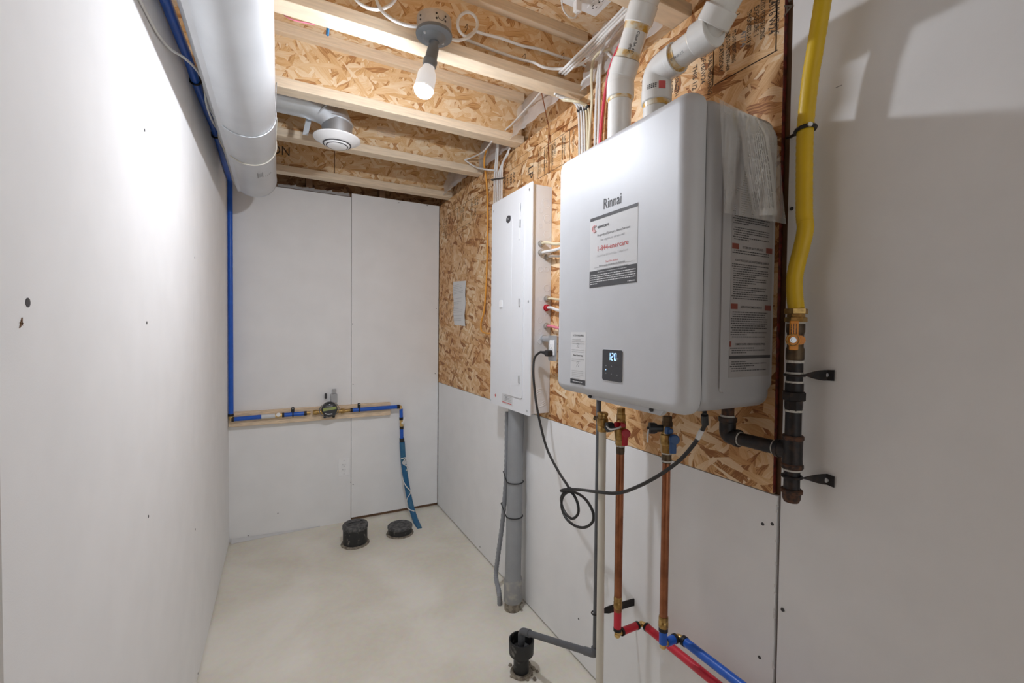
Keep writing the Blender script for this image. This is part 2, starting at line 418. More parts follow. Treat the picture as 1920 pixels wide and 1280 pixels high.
# crumpled paper where the left sheet meets the floor
mb = MB()
pts = [(434, 1020), (450, 1012), (475, 1010), (500, 1012), (530, 1000), (560, 992), (600, 985)]
lowr = [V((BW(x, y).x, 0, 0)) for x, y in pts]
for i in range(len(lowr) - 1):
    a, c = lowr[i], lowr[i + 1]
    h1 = .022 - .003 * i; h2 = .022 - .003 * (i + 1)
    mb.prism([(a.x, -.028 + .004 * i, .001), (c.x, -.024 + .004 * i, .001), (c.x, -.003, max(h2, .004)), (a.x, -.003, max(h1, .004))], (0, .0015, .001))
lab(mb.build('torn_edge', M_sticker, wb), 'torn paper flap at the bottom edge')

# left wall
wl = st('wall_left')
sl = []
for (y0, y1) in ((-1.215, .0), (-2.44, -1.2165)):
    sl.append(MB().box((-1.3127, y0, .006), (-1.30, y1, 2.186)).build('drywall_sheet', M_drywall, wl))
for p, k in (((271, 244), 1), ((275, 605), 1), ((278, 968), 1), ((365, 483), 0), ((366, 992), 0), ((371, 1262), 1)):
    screw_dot(sl[k], LW(*p), (1, 0, 0), .004)
p = LW(52, 567); MB().lathe(p - V((.001, 0, 0)), (1, 0, 0), [(0, .0058), (.0014, .0058)], 14).build('hole', M_dk, sl[1])
p = LW(39, 606)
mb = MB(); 
for a in range(5):
    t = a * 1.35; d = V((0, math.cos(t), math.sin(t))) * (.0035 + .0035 * (a % 2)); s_ = V((0, -math.sin(t), math.cos(t))) * .0014
    mb.prism([p - s_, p + d, p + s_], (.0012, 0, 0))
lab(mb.build('chip', M_plate, sl[1]), 'brown chipped spot')
MB().box((-1.34, -2.44, 0), (-1.313, 0, .04)).build('bottom_plate', M_plate, wl)
MB().box((-1.40, -2.42, 0), (-1.3135, -2.36, 2.18)).build('stud', M_plate, wl)
MB().box((-1.42, -5.0, 2.15), (-1.3135, .1, 2.186)).build('top_plate', M_lumber, wl)
MB().box((-2.02, -5.2, 0.0), (-2.0, .14, 2.43)).build('rim_light_stop', M_osbdark, wl)  # unseen sheet added beyond the left wall to shut out world light

# right wall: strand board over a lower drywall sheet, then a full height sheet towards the camera
wr = st('wall_right')
lowsh = MB().box((0, YG - .0105, .008), (.0127, -.0035, .909)).build('drywall_sheet', M_drywall, wr)
rsh = MB().box((.002, -5.2, .008), (.0147, -2.502, 2.186)).build('drywall_sheet', M_drywall, wr)
ob = MB().box((0, YG, .9115), (.0111, -.0035, 2.129)).build('strand_board', M_osb, wr)
MB().box((-.0004, YG - .0012, .914), (.0112, YG - .0001, 2.127)).build('sealed_edge', M_redpaint, ob)
MB().box((.0, -2.60, 2.131), (.038, .0, 2.188)).build('top_plate', M_osb, wr)
MB().box((.016, -5.2, .0), (.05, .0, .09)).build('bottom_plate', M_plate, wr)
MB().box((.0150, -2.56, .09), (.05, -2.45, 2.13)).build('stud', M_plate, wr)
MB().box((.051, -5.2, -.1), (.07, .14, 2.43)).build('rim_light_stop', M_osb, wr)  # rim extended down, unseen, to keep world light out of the gaps
for p in ((1430, 982), (1448, 982), (946, 1085), (900, 1025), (1085, 1160)):
    screw_dot(lowsh, RW(*p), (-1, 0, 0), .0045)
for p in ((1484, 391), (1467, 1143), (1424, 1232)):
    screw_dot(rsh if p[0] > 1480 else lowsh, RW(*p), (-1, 0, 0), .0045)
p = RW(1572, 162); MB().box((.0017, p.y + .006, p.z), (.0022, p.y - .006, p.z + .0015)).build('scuff', M_greyink, rsh)
mb = MB(); rg_ = random.Random(12)
for i in range(34):
    z = rg_.uniform(.03, .90); y = YG - .0105
    dy = rg_.uniform(.001, .0055); hh = rg_.uniform(.004, .022)
    mb.prism([(-.0005, y + .0015, z), (-.0010, y - dy, z - hh * rg_.uniform(.2, .8)), (-.0005, y + .0015, z - hh)], (.001, 0, 0))
o_ = lab(mb.build('torn_edge', M_gyp, lowsh), 'ragged torn paper along the seam'); o_['kind'] = 'stuff'
# black and brown mill stamps printed on the strand board (they run down the board)
DN, RT = V((0, 0, -1)), V((0, -1, 0))
def stamp(lines, y, z, size, ink, wscale=1.0, x=-.0006, gap=1.15):
    mb = MB()
    for i, s in enumerate(lines):
        o = V((x, y - i * -size * gap, z))
        put(mb, s, o, DN, RT, size, 'LEFT', .012, wscale)
    return mb.build('stamp', ink, ob, smooth=0)
def frame(y0, y1, z0, z1, ink, t=.002):
    mb = MB()
    for a in ((y0, y1, z0, z0 + t), (y0, y1, z1 - t, z1), (y0, y0 + t, z0, z1), (y1 - t, y1, z0, z1)):
        mb.poly([(-.0006, a[0], a[2]), (-.0006, a[1], a[2]), (-.0006, a[1], a[3]), (-.0006, a[0], a[3])])
    mb.build('stamp', ink, ob, smooth=0)
stamp(['24/2F16/W24', '7/16 OSB2', 'SHEATHING'], -.14, 2.075, .026, M_inkbrown)
frame(-.60, -.12, 1.948, 2.088, M_inkbrown)
frame(-.37, -.365, 1.948, 2.088, M_inkbrown)
stamp(['FOR ROOF', 'NET', 'VOUS'], -.46, 2.07, .022, M_ink, .8)
stamp(['SHEATHING', 'EXPOSURE'], -.62, 2.07, .020, M_inkbrown, .85)
stamp(['LSA', '325 APA'], -.69, 2.075, .030, M_ink)
frame(-.90, -.61, 1.955, 2.085, M_inkbrown)
stamp(['RATED SHEATHING', 'SPAN 24/16', 'SIZED FOR SPACING', 'EXPOSURE 1'], -.99, 2.085, .013, M_inkbrown, 1.0)
stamp(['0.418 IN', 'PS 2-10'], -1.075, 2.085, .022, M_ink, .9)
stamp(['APA', 'NER'], -1.145, 2.08, .030, M_ink)
stamp(['LP'], -1.30, 2.055, .058, M_ink, 1.0)
frame(-1.345, -.985, 1.958, 2.098, M_inkbrown)
frame(-1.235, -1.232, 1.958, 2.098, M_inkbrown)
frame(-1.69, -1.385, 1.975, 2.10, M_ink)
for yy in (-1.44, -1.50, -1.575, -1.63):
    frame(yy - .001, yy, 1.975, 2.10, M_inkbrown)
stamp(['CONSTRUCTION', 'SHEATHING SPAN'], -1.405, 2.09, .013, M_ink, .95)
stamp(['RATED 24/16', 'TECO TESTED'], -1.452, 2.09, .016, M_ink, .95)
stamp(['EXPOSURE 1', 'THICKNESS 0.418 IN', 'STRENGTH AXIS'], -1.518, 2.09, .0135, M_ink, .78)
stamp(['THIS SIDE DOWN', 'SIZED FOR SPACING'], -1.59, 2.09, .0125, M_ink, .82)
stamp(['1055 SHEATHING'], -1.65, 2.09, .014, M_ink, .82)
stamp(['VAPOUR'], -2.06, 2.03, .026, M_greyink, .8)
stamp(['VN', 'UNION'], -1.93, 2.03, .024, M_greyink)
stamp(['A'], -2.008, 1.925, .045, M_greyink)
stamp(['STRENGTH', 'CONSTR', '0.298'], -2.165, 2.06, .018, M_ink, .85)
stamp(['THIS 1/2'], -2.228, 2.04, .021, M_ink, .9)
stamp(['24/2F16/W24'], -2.256, 2.072, .021, M_ink, .82)
stamp(['STRUCTURAL SHEATHING'], -2.279, 2.098, .019, M_ink, .72)
frame(-2.296, -2.294, 1.955, 2.098, M_ink)
stamp(['7/16 CATEGORY'], -2.313, 2.078, .018, M_ink, .75)
stamp(['PS 2-10 REVIEW-408'], -2.333, 2.064, .017, M_ink, .62)
stamp(['PS 2-10 SHEATHING'], -2.351, 2.066, .015, M_ink, .62)
stamp(['4774'], -2.374, 2.05, .022, M_greyink, .9)
stamp(['THICKNESS 0.418 IN'], -2.391, 2.09, .0165, M_ink, .62)
stamp(['EXPOSURE 1'], -2.409, 2.09, .0185, M_ink, .72)
stamp(['SIZED FOR SPACING'], -2.426, 2.098, .0165, M_ink, .64)
stamp(['24/16 W24'], -2.447, 2.085, .0245, M_ink, .76)
stamp(['RATED SHEATHING'], -2.461, 2.092, .0155, M_ink, .74)
frame(-2.4665, -2.465, 1.955, 2.10, M_ink)
stamp(['APA'], -2.483, 2.093, .0265, M_ink, 1.45)
mb = MB(); mb.ring((-.0012, -2.327, 2.075), (1, 0, 0), .013, .0013, 20, 4); put(mb, 'APA', (-.0006, -2.331, 2.087), DN, RT, .0105, 'LEFT', .012)
mb.build('stamp', M_ink, ob, smooth=0)
frame(-2.37, -2.30, 2.099, 2.1005, M_ink)
frame(-2.47, -2.30, 1.953, 1.9545, M_ink)

# ceiling: strand board deck carried by I-joists
ceil = struct(MB().box((-2.0, -5.2, ZT), (.06, .2, ZT + .018)).build('ceiling', M_osbf, origin=(0, 0, 0)))
for yc in (-.202, -.725, -1.199, -1.692, -2.18, -2.668, -3.156, -3.64):
    j = MB().box((-1.98, yc - .005, ZB + .02), (.012, yc + .005, ZT - .02)).build('joist', M_osbx, ceil)
    MB().box((-1.98, yc - .032, ZB), (.012, yc + .032, ZB + .038), .0015, 1).build('bottom_flange', M_lumber_rip, j)
    MB().box((-1.98, yc - .032, ZT - .038), (.012, yc + .032, ZT), .0015, 1).build('top_flange', M_lumber_rip, j)
    if yc == -.202:
        mb = MB(); put(mb, 'NORBORD', (-.972, yc - .0056, 2.342), (-1, 0, 0), (0, 0, -1), .075, 'LEFT', .0, .85)
        mb.build('stamp', M_ink, j, smooth=0)
        MB().box((-.735, yc - .0062, 2.235), (-.731, yc - .005, 2.38)).build('web_seam', M_plate, j)
    if yc == -.725:
        mb = MB(); mb.box((-.58, yc - .0075, 2.30), (-.49, yc - .005, 2.345)); lab(mb.build('paper_tag', M_lumber, j), 'tan paper tag on the web')
# crumpled film of the vapour barrier between the joist ends
def barrier(name, y0, y1, x0, label):
    mb = MB(); nu, nv = 12, 10; g = []
    for i in range(nu + 1):
        row = []
        for k in range(nv + 1):
            u, v = i / nu, k / nv
            y = y0 + (y1 - y0) * u
            x = x0 + (.03 - x0) * (v ** 1.5) + .012 * math.sin(9 * u + 5 * v + y0) * math.sin(3.1 * v) + .006 * math.sin(31 * u + 17 * v)
            z = 2.192 + (ZT - 2.20) * v
            row.append(mb.bm.verts.new((min(x, .035), y, z)))
        g.append(row)
    for i in range(nu):
        for k in range(nv): mb.bm.faces.new((g[i][k], g[i + 1][k], g[i + 1][k + 1], g[i][k + 1]))
    return tag(mb.build(name, M_barrier, smooth=80), label, 'plastic film', 'vapour barrier between joist ends')
barrier('vapour_barrier', -.69, -.245, -.06, 'crumpled clear vapour barrier film between the two joists nearest the back wall')
barrier('vapour_barrier', -1.16, -.765, -.03, 'clear vapour barrier film behind the cables above the white electrical panel')
barrier('vapour_barrier', -1.65, -1.24, -.07, 'crumpled vapour barrier film in the joist bay beside the bundled cables')
barrier('vapour_barrier', -2.14, -1.735, -.03, 'greyish vapour barrier film behind the white vent pipes')
mb = MB()
for i in range(12):
    x = -1.04 + i * .035
    mb.prism([(x, -.004, 2.166), (x + .036, -.005, 2.166), (x + .034, .004 + .006 * (i % 2), 2.186 + .004 * (i % 3)), (x, .006, 2.184)], (0, .002, 0))
tag(mb.build('vapour_barrier', M_barrier), 'shiny strip of poly film poking over the left back wall sheet', 'plastic film')

# ------------------------------------------------------------------ the tankless water heater
YL, YR, Z0, Z1 = -2.003, -2.491, 1.116, 1.788
XS, XF = -.258, -.306
wh = thing('water_heater', 'large silver grey tankless water heater mounted on the strand board wall', 'water heater', (-.15, -2.247, Z0))
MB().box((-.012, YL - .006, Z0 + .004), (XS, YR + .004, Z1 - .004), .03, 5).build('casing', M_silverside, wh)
MB().box((-.013, YL - .03, Z1 - .04), (-.0005, YR + .03, Z1 - .008)).build('wall_bracket', M_galv, wh)
def rrect0(cy, cz, hy, hz_, rad, n=8):
    out = []
    for (sy, sz, a0) in ((1, 1, 0), (-1, 1, 1), (-1, -1, 2), (1, -1, 3)):
        for k in range(n + 1):
            t = (a0 + k / n) * PI / 2
            out.append((cy + sy * (hy - rad) + rad * math.cos(t), cz + sz * (hz_ - rad) + rad * math.sin(t)))
    return out
mb = MB(); bm = mb.bm
hy, hz_ = (YL - YR) / 2, (Z1 - Z0) / 2; cyc, czc = (YL + YR) / 2, (Z0 + Z1) / 2
rings = []
RE, RC = .034, .036
for (xx, ins) in [(XS - .004, .002), (XS - .006, 0)] + [(XF + RE * (1 - math.sin(t)), RE * (1 - math.cos(t))) for t in [i * PI / 2 / 9 for i in range(10)]]:
    rings.append([bm.verts.new((xx, y_, z_)) for y_, z_ in rrect0(cyc, czc, hy - ins, hz_ - ins * .75, max(RC - ins * .85, .004))])
for i in range(len(rings) - 1):
    n_ = len(rings[i])
    for k in range(n_): bm.faces.new((rings[i][k], rings[i][(k + 1) % n_], rings[i + 1][(k + 1) % n_], rings[i + 1][k]))
bm.faces.new(rings[-1]); bm.faces.new(list(reversed(rings[0])))
mb.wn = True
fc = mb.build('front_cover', M_silver, wh, smooth=50)
MB().prism([(XS - .0005, y_, z_) for y_, z_ in rrect0(cyc, czc, hy - .003, hz_ - .003, .034)], (-.0034, 0, 0)).build('gasket', M_zip, wh)
# embossed side field with rating plate
def SIDE(px, py, o=0): return hit(px, py, 1, YR - o)
def rrect(o, r, u, a, b_, c, d, rad, n=6):
    out = []
    for (cx, cy, a0) in ((b_ - rad, d - rad, 0), (a + rad, d - rad, 1), (a + rad, c + rad, 2), (b_ - rad, c + rad, 3)):
        for k in range(n + 1):
            t = (a0 + k / n) * PI / 2
            out.append(V(o) + V(r) * (cx + rad * math.cos(t)) + V(u) * (cy + rad * math.sin(t)))
    return out
XR, ZU = V((1, 0, 0)), V((0, 0, 1))
sx0 = SIDE(1352, 600).x; sx1 = SIDE(1449, 600).x
sz0 = SIDE(1355, 737).z; sz1 = 1.752
o = V((0, YR + .0045, 0))
mb = MB(); mb.prism(rrect(o, XR, ZU, sx0, sx1, sz0, sz1, .012), (0, -.0045, 0))
es = [e for e in mb.bm.edges if abs(e.verts[0].co.y - YR) < 1e-4 and abs(e.verts[1].co.y - YR) < 1e-4]
bmesh.ops.bevel(mb.bm, geom=es, offset=.004, segments=3, profile=.5, affect='EDGES')
mb.wn = True
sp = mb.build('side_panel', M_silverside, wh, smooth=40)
lx0 = SIDE(1368, 600).x; lx1 = SIDE(1448, 600).x - .002; lx1 = min(lx1, sx1 - .008)
lz0 = SIDE(1368, 708).z; lz1 = 1.70
rp_ = MB().box((lx0, YR - .0006, lz0), (lx1, YR + .0002, lz1)).build('rating_plate', M_sidepaper, sp)
rng = random.Random(3)
mk = MB(); M_warn = mat('dull_red_print', (.20, .045, .03), .5)
def warn(*a): lab(quad(MB(), *a).build('warning_block', M_warn, sp, smooth=0), 'dull red warning block')
W_ = lx1 - lx0; H_ = lz1 - lz0
o = V((lx0, YR - .0009, lz0))
def heading(v, s, sz, red=True):
    put(mk, s, o + XR * W_ * .5 + ZU * v, XR, ZU, sz, 'CENTER', .01, .62)
    if red:
        warn(o, XR, ZU, .002, W_ * .17, v - .003, v + .009); warn(o, XR, ZU, W_ * .83, W_ - .002, v - .003, v + .009)
vtop = SIDE(1400, 467).z - lz0; v2 = SIDE(1400, 578).z - lz0; vfr = SIDE(1400, 492).z - lz0; v3 = SIDE(1400, 647).z - lz0; vt = SIDE(1400, 672).z - lz0
heading(vtop, 'TO TURN OFF GAS TO APPLIANCE', .0075)
heading(vfr, 'POUR VOTRE SECURITE LISEZ AVANT DE METTRE EN MARCHE', .0068, False)
heading(v2, 'INSTRUCTIONS DE MISE EN MARCHE', .0072)
heading(v3, 'COMMENT COUPER L\'ADMISSION DE GAZ DE L\'APPAREIL', .0066, False)
warn(o, XR, ZU, .0, .006, v3 - .003, v3 + .009)
quad(mk, o, XR, ZU, .0, W_, vt, vt + .007)
v = H_ - .012
heads = [(vtop, .016), (vfr, .013), (v2, .016), (v3, .014), (vt, .012)]
while v > .012:
    if not any(-.006 < v - h < hh for h, hh in heads) and rng.random() > .06:
        ind = .008 if rng.random() > .25 else .003
        bars(mk, o + XR * ind + ZU * v, XR, ZU, W_ * rng.choice((.9, .9, .85, .6, .4)) - ind, .0021, rng)
    v -= .0049
mk.build('lettering', M_dk, sp, smooth=0)['kind'] = 'stuff'
# lettering and stickers on the front
xf = XF - .0004
FR, FU = V((0, -1, 0)), V((0, 0, 1))
def FP(px, py): return RW(px, py, -XF)
p = FP(1131, 391); q = FP(1168, 378)
mb = MB(); put(mb, 'Rinnai', (xf, p.y, p.z - .002), FR, FU, .037, 'LEFT', .008, (p.y - q.y) / .037 / 2.62)
lab(mb.build('logo_lettering', M_dk, wh, smooth=0), 'dark grey name lettering on the front')
a = FP(1106, 413); b_ = FP(1195, 378); c = FP(1107, 541); d = FP(1196, 527)
y0, y1 = (a.y + c.y) / 2, (b_.y + d.y) / 2; zt, zb = (a.z + b_.z) / 2, (c.z + d.z) / 2
sk = MB().box((XF + .0002, y0, zb), (XF - .0005, y1, zt)).build('service_sticker', M_sticker, wh)
so = V((XF - .0008, y0, zb)); SW = y0 - y1; SH = zt - zb
quad(MB(), so, FR, FU, 0, SW, SH - .008, SH).build('sticker_band', M_stickdark, sk, smooth=0); quad(MB(), so, FR, FU, 0, SW, 0, .043).build('sticker_band', M_stickdark, sk, smooth=0)
so = V((XF - .0011, y0, zb))
def sput(s, u, v, size, ink, al='CENTER', bold=.0, wsc=1.0):
    mb = MB(); put(mb, s, so + FR * u + FU * v, FR, FU, size, al, bold, wsc); return mb.build('lettering', ink, sk, smooth=0)
mb = MB(); mb.ring(so + FR * .018 + FU * (SH - .029), (1, 0, 0), .0085, .0017, 18, 5, PI * .25, PI * 1.75)
mb.ring(so + FR * .0185 + FU * (SH - .029), (1, 0, 0), .0042, .0016, 14, 5, PI * .3, PI * 1.6)
lab(mb.build('emblem', M_pinkink, sk), 'pink curled letter emblem')
sput('enercare', .030, SH - .031, .0125, M_dk, 'LEFT', .012)
sput('Property of Enercare Home Services', SW / 2 + .003, SH - .052, .0085, M_dk, wsc=.95)
sput('For repairs or service call', SW / 2, SH - .065, .0085, M_greyink)
sput('1-844-enercare', SW / 2, SH - .0895, .0185, M_redink, wsc=1.02)
sput('Contact us 24 hours/day, 7 days/week', SW / 2, SH - .104, .0075, M_ltink)
sput('Team Fire Services', SW / 2, SH - .122, .0062, M_redink)
sput('Notre equipe de service est disponible', SW / 2, SH - .130, .0062, M_dk)
mb = MB(); rng = random.Random(9)
for k, (u, ww) in enumerate(((.030, SW - .06), (.034, SW - .068))): bars(mb, so + FR * u + FU * (SH - .138 - .0065 * k), FR, FU, ww, .0018, rng)
bars(mb, so + FR * .02 + FU * .050, FR, FU, SW - .035, .0014, rng)
mb.build('fine_print', M_ltink, sk, smooth=0)['kind'] = 'stuff'
mb = MB()
for k in range(5): bars(mb, so + FR * .004 + FU * (.030 - .0055 * k), FR, FU, SW - .008 if k < 4 else .03, .0022, rng)
bars(mb, so + FR * (SW - .03) + FU * .004, FR, FU, .024, .0022, rng)
mb.build('fine_print', M_sticker, sk, smooth=0)['kind'] = 'stuff'
# narrow instruction sticker lower left
a = FP(1071, 622); b_ = FP(1099, 622); c = FP(1071, 717); d = FP(1099, 723)
y0, y1 = a.y, b_.y; zt = a.z; zb = (c.z + d.z) / 2
sk = MB().box((XF + .0002, y0, zb), (XF - .0005, y1, zt)).build('instruction_sticker', M_sticker, wh)
so = V((XF - .0009, y0, zb)); SW = y0 - y1; SH = zt - zb
mb = MB(); quad(mb, so, FR, FU, 0, SW, 0, .013); mb.build('sticker_band', M_stickdark, sk, smooth=0)
sput('ACTION REQUIRED', SW / 2, SH - .012, .0072, M_dk, wsc=.8)
sput('Rinnai Central App', SW / 2, SH - .066, .0062, M_dk, bold=.015, wsc=.9)
mb = MB()
for v_, n_ in ((SH - .022, 3), (SH - .05, 2), (SH - .076, 2), (SH - .108, 9)):
    for k in range(n_): bars(mb, so + FR * .006 + FU * (v_ - .0052 * k), FR, FU, (SW - .012) * rng.choice((1, .95, .7)), .0016, rng)
mb.build('fine_print', M_ltink, sk, smooth=0)['kind'] = 'stuff'
mb = MB(); bars(mb, so + FR * .012 + FU * .0055 - V((.0004, 0, 0)), FR, FU, SW - .024, .0022, rng); mb.build('fine_print', M_sticker, sk, smooth=0)['kind'] = 'stuff'
for v_ in (.036, .087):
    mb = MB()
    oo = so + FR * (SW / 2 - .006) + FU * (SH - v_ - .008)
    for (x_, y_) in ((0, .008), (0, 0), (.008, 0), (.003, .004), (.008, .008)): quad(mb, oo, FR, FU, x_, x_ + .0022, y_, y_ + .003)
    quad(mb, oo, FR, FU, 0, .010, .0125, .0133)
    mb.build('pictogram', M_greyink, sk, smooth=0)['kind'] = 'stuff'
# control display
a = FP(1131, 655); b_ = FP(1168, 656); c = FP(1131, 712); d = FP(1167, 717)
y0, y1 = a.y, b_.y; zt = (a.z + b_.z) / 2; zb = (c.z + d.z) / 2
mb = MB(); mb.prism(rrect((XF + .0006, 0, 0), FR, FU, -y0 - .0012, -y1 + .0012, zb - .0012, zt + .0012, .006), (-.0012, 0, 0)); mb.build('display_bezel', M_panelwhite, wh)
mb = MB(); mb.prism(rrect((XF - .0004, 0, 0), FR, FU, -y0, -y1, zb, zt, .005), (-.0016, 0, 0)); ds = mb.build('display', M_screen, wh)
lab(ds, 'dark touch display with lit digits')
SW = y0 - y1; SH = zt - zb; so = V((XF - .0022, y0, zb))
seg = MB()
def digit(o, ch, wd, ht, t):
    segs = {'1': 'bc', '2': 'abged', '0': 'abcdef'}[ch]
    R_ = dict(a=(t, wd - t, ht - t, ht), g=(t, wd - t, ht / 2 - t / 2, ht / 2 + t / 2), d=(t, wd - t, 0, t), b=(wd - t, wd, ht / 2 + t * .2, ht - t * .2), c=(wd - t, wd, t * .2, ht / 2 - t * .2), f=(0, t, ht / 2 + t * .2, ht - t * .2), e=(0, t, t * .2, ht / 2 - t * .2))
    for s_ in segs: quad(seg, o, FR, FU, *R_[s_])
for i, ch in enumerate('120'): digit(so + FR * (SW * .30 + i * .0112) + FU * SH * .66, ch, .0085, .0185, .0022)
quad(seg, so, FR, FU, SW * .165, SW * .165 + .003, SH * .33, SH * .33 + .003)
o_ = lab(seg.build('digits', M_led, ds, smooth=0), 'glowing pale blue digits'); o_['kind'] = 'stuff'
mb = MB()
for (u, v_) in ((.17, .46), (.45, .47), (.17, .22), (.45, .21), (.74, .20)):
    oo = so + FR * SW * u + FU * SH * v_
    quad(mb, oo, FR, FU, 0, .004, 0, .0009); quad(mb, oo, FR, FU, .0012, .0028, .0016, .0026)
put(mb, '°F', so + FR * SW * .74 + FU * SH * .68, FR, FU, .007)
mb.build('touch_symbols', M_greyink, ds, smooth=0)['kind'] = 'stuff'
# strip with screws along the bottom
mb = MB(); mb.prism([(-.262, -2.10, Z0 + .001), (-.262, -2.395, Z0 + .001), (-.262, -2.38, Z0 - .016), (-.262, -2.115, Z0 - .012)], (.014, 0, 0)); mb.build('bottom_flange', M_silver, wh)
for yy in (-2.125, -2.355):
    MB().lathe((-.2625, yy, Z0 - .006), (-1, 0, 0), [(0, .0055), (.004, .005), (.006, .003)], 8).build('screw', M_dk, wh)

# plastic bag with folded manual hanging on the heater's side
def bagshape(left, right, z0off, name, matl, parent, amp, nu=16, nv=26, off=.006):
    mb = MB(); g = []
    for k in range(nv + 1):
        v = k / nv
        def lerp(P):
            f = v * (len(P) - 1); i = min(int(f), len(P) - 2); t = f - i
            return (P[i][0] * (1 - t) + P[i + 1][0] * t, P[i][1] * (1 - t) + P[i + 1][1] * t)
        l_ = lerp(left); r_ = lerp(right); row = []
        for i in range(nu + 1):
            u = i / nu
            px = l_[0] + (r_[0] - l_[0]) * u; py = l_[1] + (r_[1] - l_[1]) * u
            bulge = math.sin(PI * u) ** .7 * (.012 + .014 * v)
            d = off + bulge + amp * (math.sin(13 * u + 3.5 * v * (1 + u)) * .5 + .5 * math.sin(7 * u - 9 * v + 2) + .35 * math.sin(29 * u + 8 * v)) * (.4 + v)
            row.append(mb.bm.verts.new(SIDE(px, py, max(d, .0025))))
        g.append(row)
    for k in range(nv):
        for i in range(nu): mb.bm.faces.new((g[k][i], g[k][i + 1], g[k + 1][i + 1], g[k + 1][i]))
    return mb
bg = thing('document_bag', 'clear plastic bag holding a folded manual, taped to the side of the water heater', 'plastic bag', SIDE(1410, 400, .01))
L_ = [(1349, 186), (1352, 240), (1354, 300), (1357, 350), (1359, 399)]
R_ = [(1447, 236), (1458, 262), (1464, 310), (1468, 365), (1474, 420)]
mb = bagshape(L_, R_, 0, 'pouch', None, None, .008, 34, 44, .016)
mb.build('pouch', M_film, bg, smooth=80)
L2 = [(1376, 204), (1389, 250), (1396, 310), (1405, 360), (1413, 404)]
R2 = [(1420, 220), (1441, 258), (1449, 310), (1454, 360), (1458, 403)]
mb = bagshape(L2, R2, 0, 'manual', None, None, .0022, 12, 20, .006)
fm = mb.build('folded_manual', M_paper, bg, smooth=80)
# print running along the fold, a hair in front of the sheet
rng = random.Random(5)
mk = MB()
def bagpt(L, R, u, v, off, amp):
    f = v * (len(L) - 1); i = min(int(f), len(L) - 2); t = f - i
    lx = L[i][0] * (1 - t) + L[i + 1][0] * t; ly = L[i][1] * (1 - t) + L[i + 1][1] * t
    rx = R[i][0] * (1 - t) + R[i + 1][0] * t; ry = R[i][1] * (1 - t) + R[i + 1][1] * t
    bulge = math.sin(PI * u) ** .7 * (.012 + .014 * v)
    d = off + bulge + amp * (math.sin(13 * u + 3.5 * v * (1 + u)) * .5 + .5 * math.sin(7 * u - 9 * v + 2) + .35 * math.sin(29 * u + 8 * v)) * (.4 + v)
    return SIDE(lx + (rx - lx) * u, ly + (ry - ly) * u, max(d, .0025) + .0012)
for i in range(11):
    u = .10 + i * .075; v = .02 + .04 * (i % 3 == 0)
    while v < .9:
        dv = rng.uniform(.03, .09); n_ = 3
        wd = .018 if i not in (1, 10) else .03
        for k in range(n_):
            a_, b2 = v + dv * k / n_, v + dv * (k + 1) / n_
            mk.poly([bagpt(L2, R2, u, a_, .006, .0022), bagpt(L2, R2, u + wd, a_, .006, .0022), bagpt(L2, R2, u + wd, b2, .006, .0022), bagpt(L2, R2, u, b2, .006, .0022)])
        v += dv + .012
mk.build('fine_print', M_dk, fm, smooth=0)['kind'] = 'stuff'

# ------------------------------------------------------------------ electrical panel
PD = .10
ep = thing('electrical_panel', 'tall white electrical breaker panel with a closed cover on the strand board', 'electrical panel', (-.05, -1.31, .93))
MB().box((-.0005, -1.125, .94), (-.096, -1.506, 1.905), .002).build('enclosure', M_panelwhite, ep)
y0, y1, z0, z1 = -1.116, -1.514, .932, 1.913
mb = MB(); mb.prism(rrect((-PD + .003, 0, 0), FR, FU, -y0, -y1, z0, z1, .008), (-.004, 0, 0)); cv = mb.build('cover', M_panelwhite, ep)
def PP(px, py): return RW(px, py, PD + .001)
c0, c1 = PP(948, 560).y, PP(987, 560).y
zt = PP(960, 405).z; zb = PP(960, 742).z
# door: raised field, with a long crease and the narrow strip
mb = MB(); mb.prism(rrect((-PD, 0, 0), FR, FU, -PP(948, 560).y, -PP(982, 560).y, zb, zt, .012), (-.0045, 0, 0))
es = [e for e in mb.bm.edges if abs(e.verts[0].co.x + PD + .0045) < 1e-4 and abs(e.verts[1].co.x + PD + .0045) < 1e-4]
bmesh.ops.bevel(mb.bm, geom=es, offset=.0035, segments=2, profile=.5, affect='EDGES')
mb.wn = True
dr = mb.build('door', M_panelwhite, ep)
yy = PP(960, 560).y
MB().box((-PD - .0044, yy + .002, zb + .012), (-PD - .0056, yy - .002, zt - .012)).build('crease', M_panelwhite, dr)
mb = MB(); mb.box((-PD - .0043, PP(974, 560).y + .006, PP(974, 450).z), (-PD - .0065, PP(974, 560).y - .007, PP(977, 385).z + .01), .001, 1); mb.build('latch_plate', M_panelwhite, dr)
for (px, py) in ((977, 419), (976, 567), (975, 711)):
    p = PP(px, py); MB().box((-PD - .004, p.y + .005, p.z - .017), (-PD - .010, p.y - .005, p.z + .017), .0015, 1).build('latch', M_ltink, dr)
p = PP(955, 411)
mb = MB(); mb.prism([(-PD - .0012, p.y + .021 * math.cos(t * PI / 12), p.z + .0165 * math.sin(t * PI / 12)) for t in range(24)], (-.0056, 0, 0)); bd = mb.build('badge', M_dk, ep)
mb = MB(); put(mb, 'ETN', (-PD - .0072, p.y + .013, p.z - .004), FR, FU, .0115, 'LEFT', .01); mb.build('lettering', M_ltink, bd, smooth=0)
p = PP(940, 570); MB().box((-PD - .0005, p.y + .016, p.z - .018), (-PD - .006, p.y - .016, p.z + .018), .002, 1).build('knockout_cap', M_white, ep)
for q in ((993, 355), (926, 396), (991, 565), (922, 571), (988, 770), (920, 749)):
    MB().lathe(PP(*q) + V((.002, 0, 0)), (-1, 0, 0), [(0, .0065), (.003, .0055)], 10).build('screw', M_galv, ep)
p = PP(951, 751)
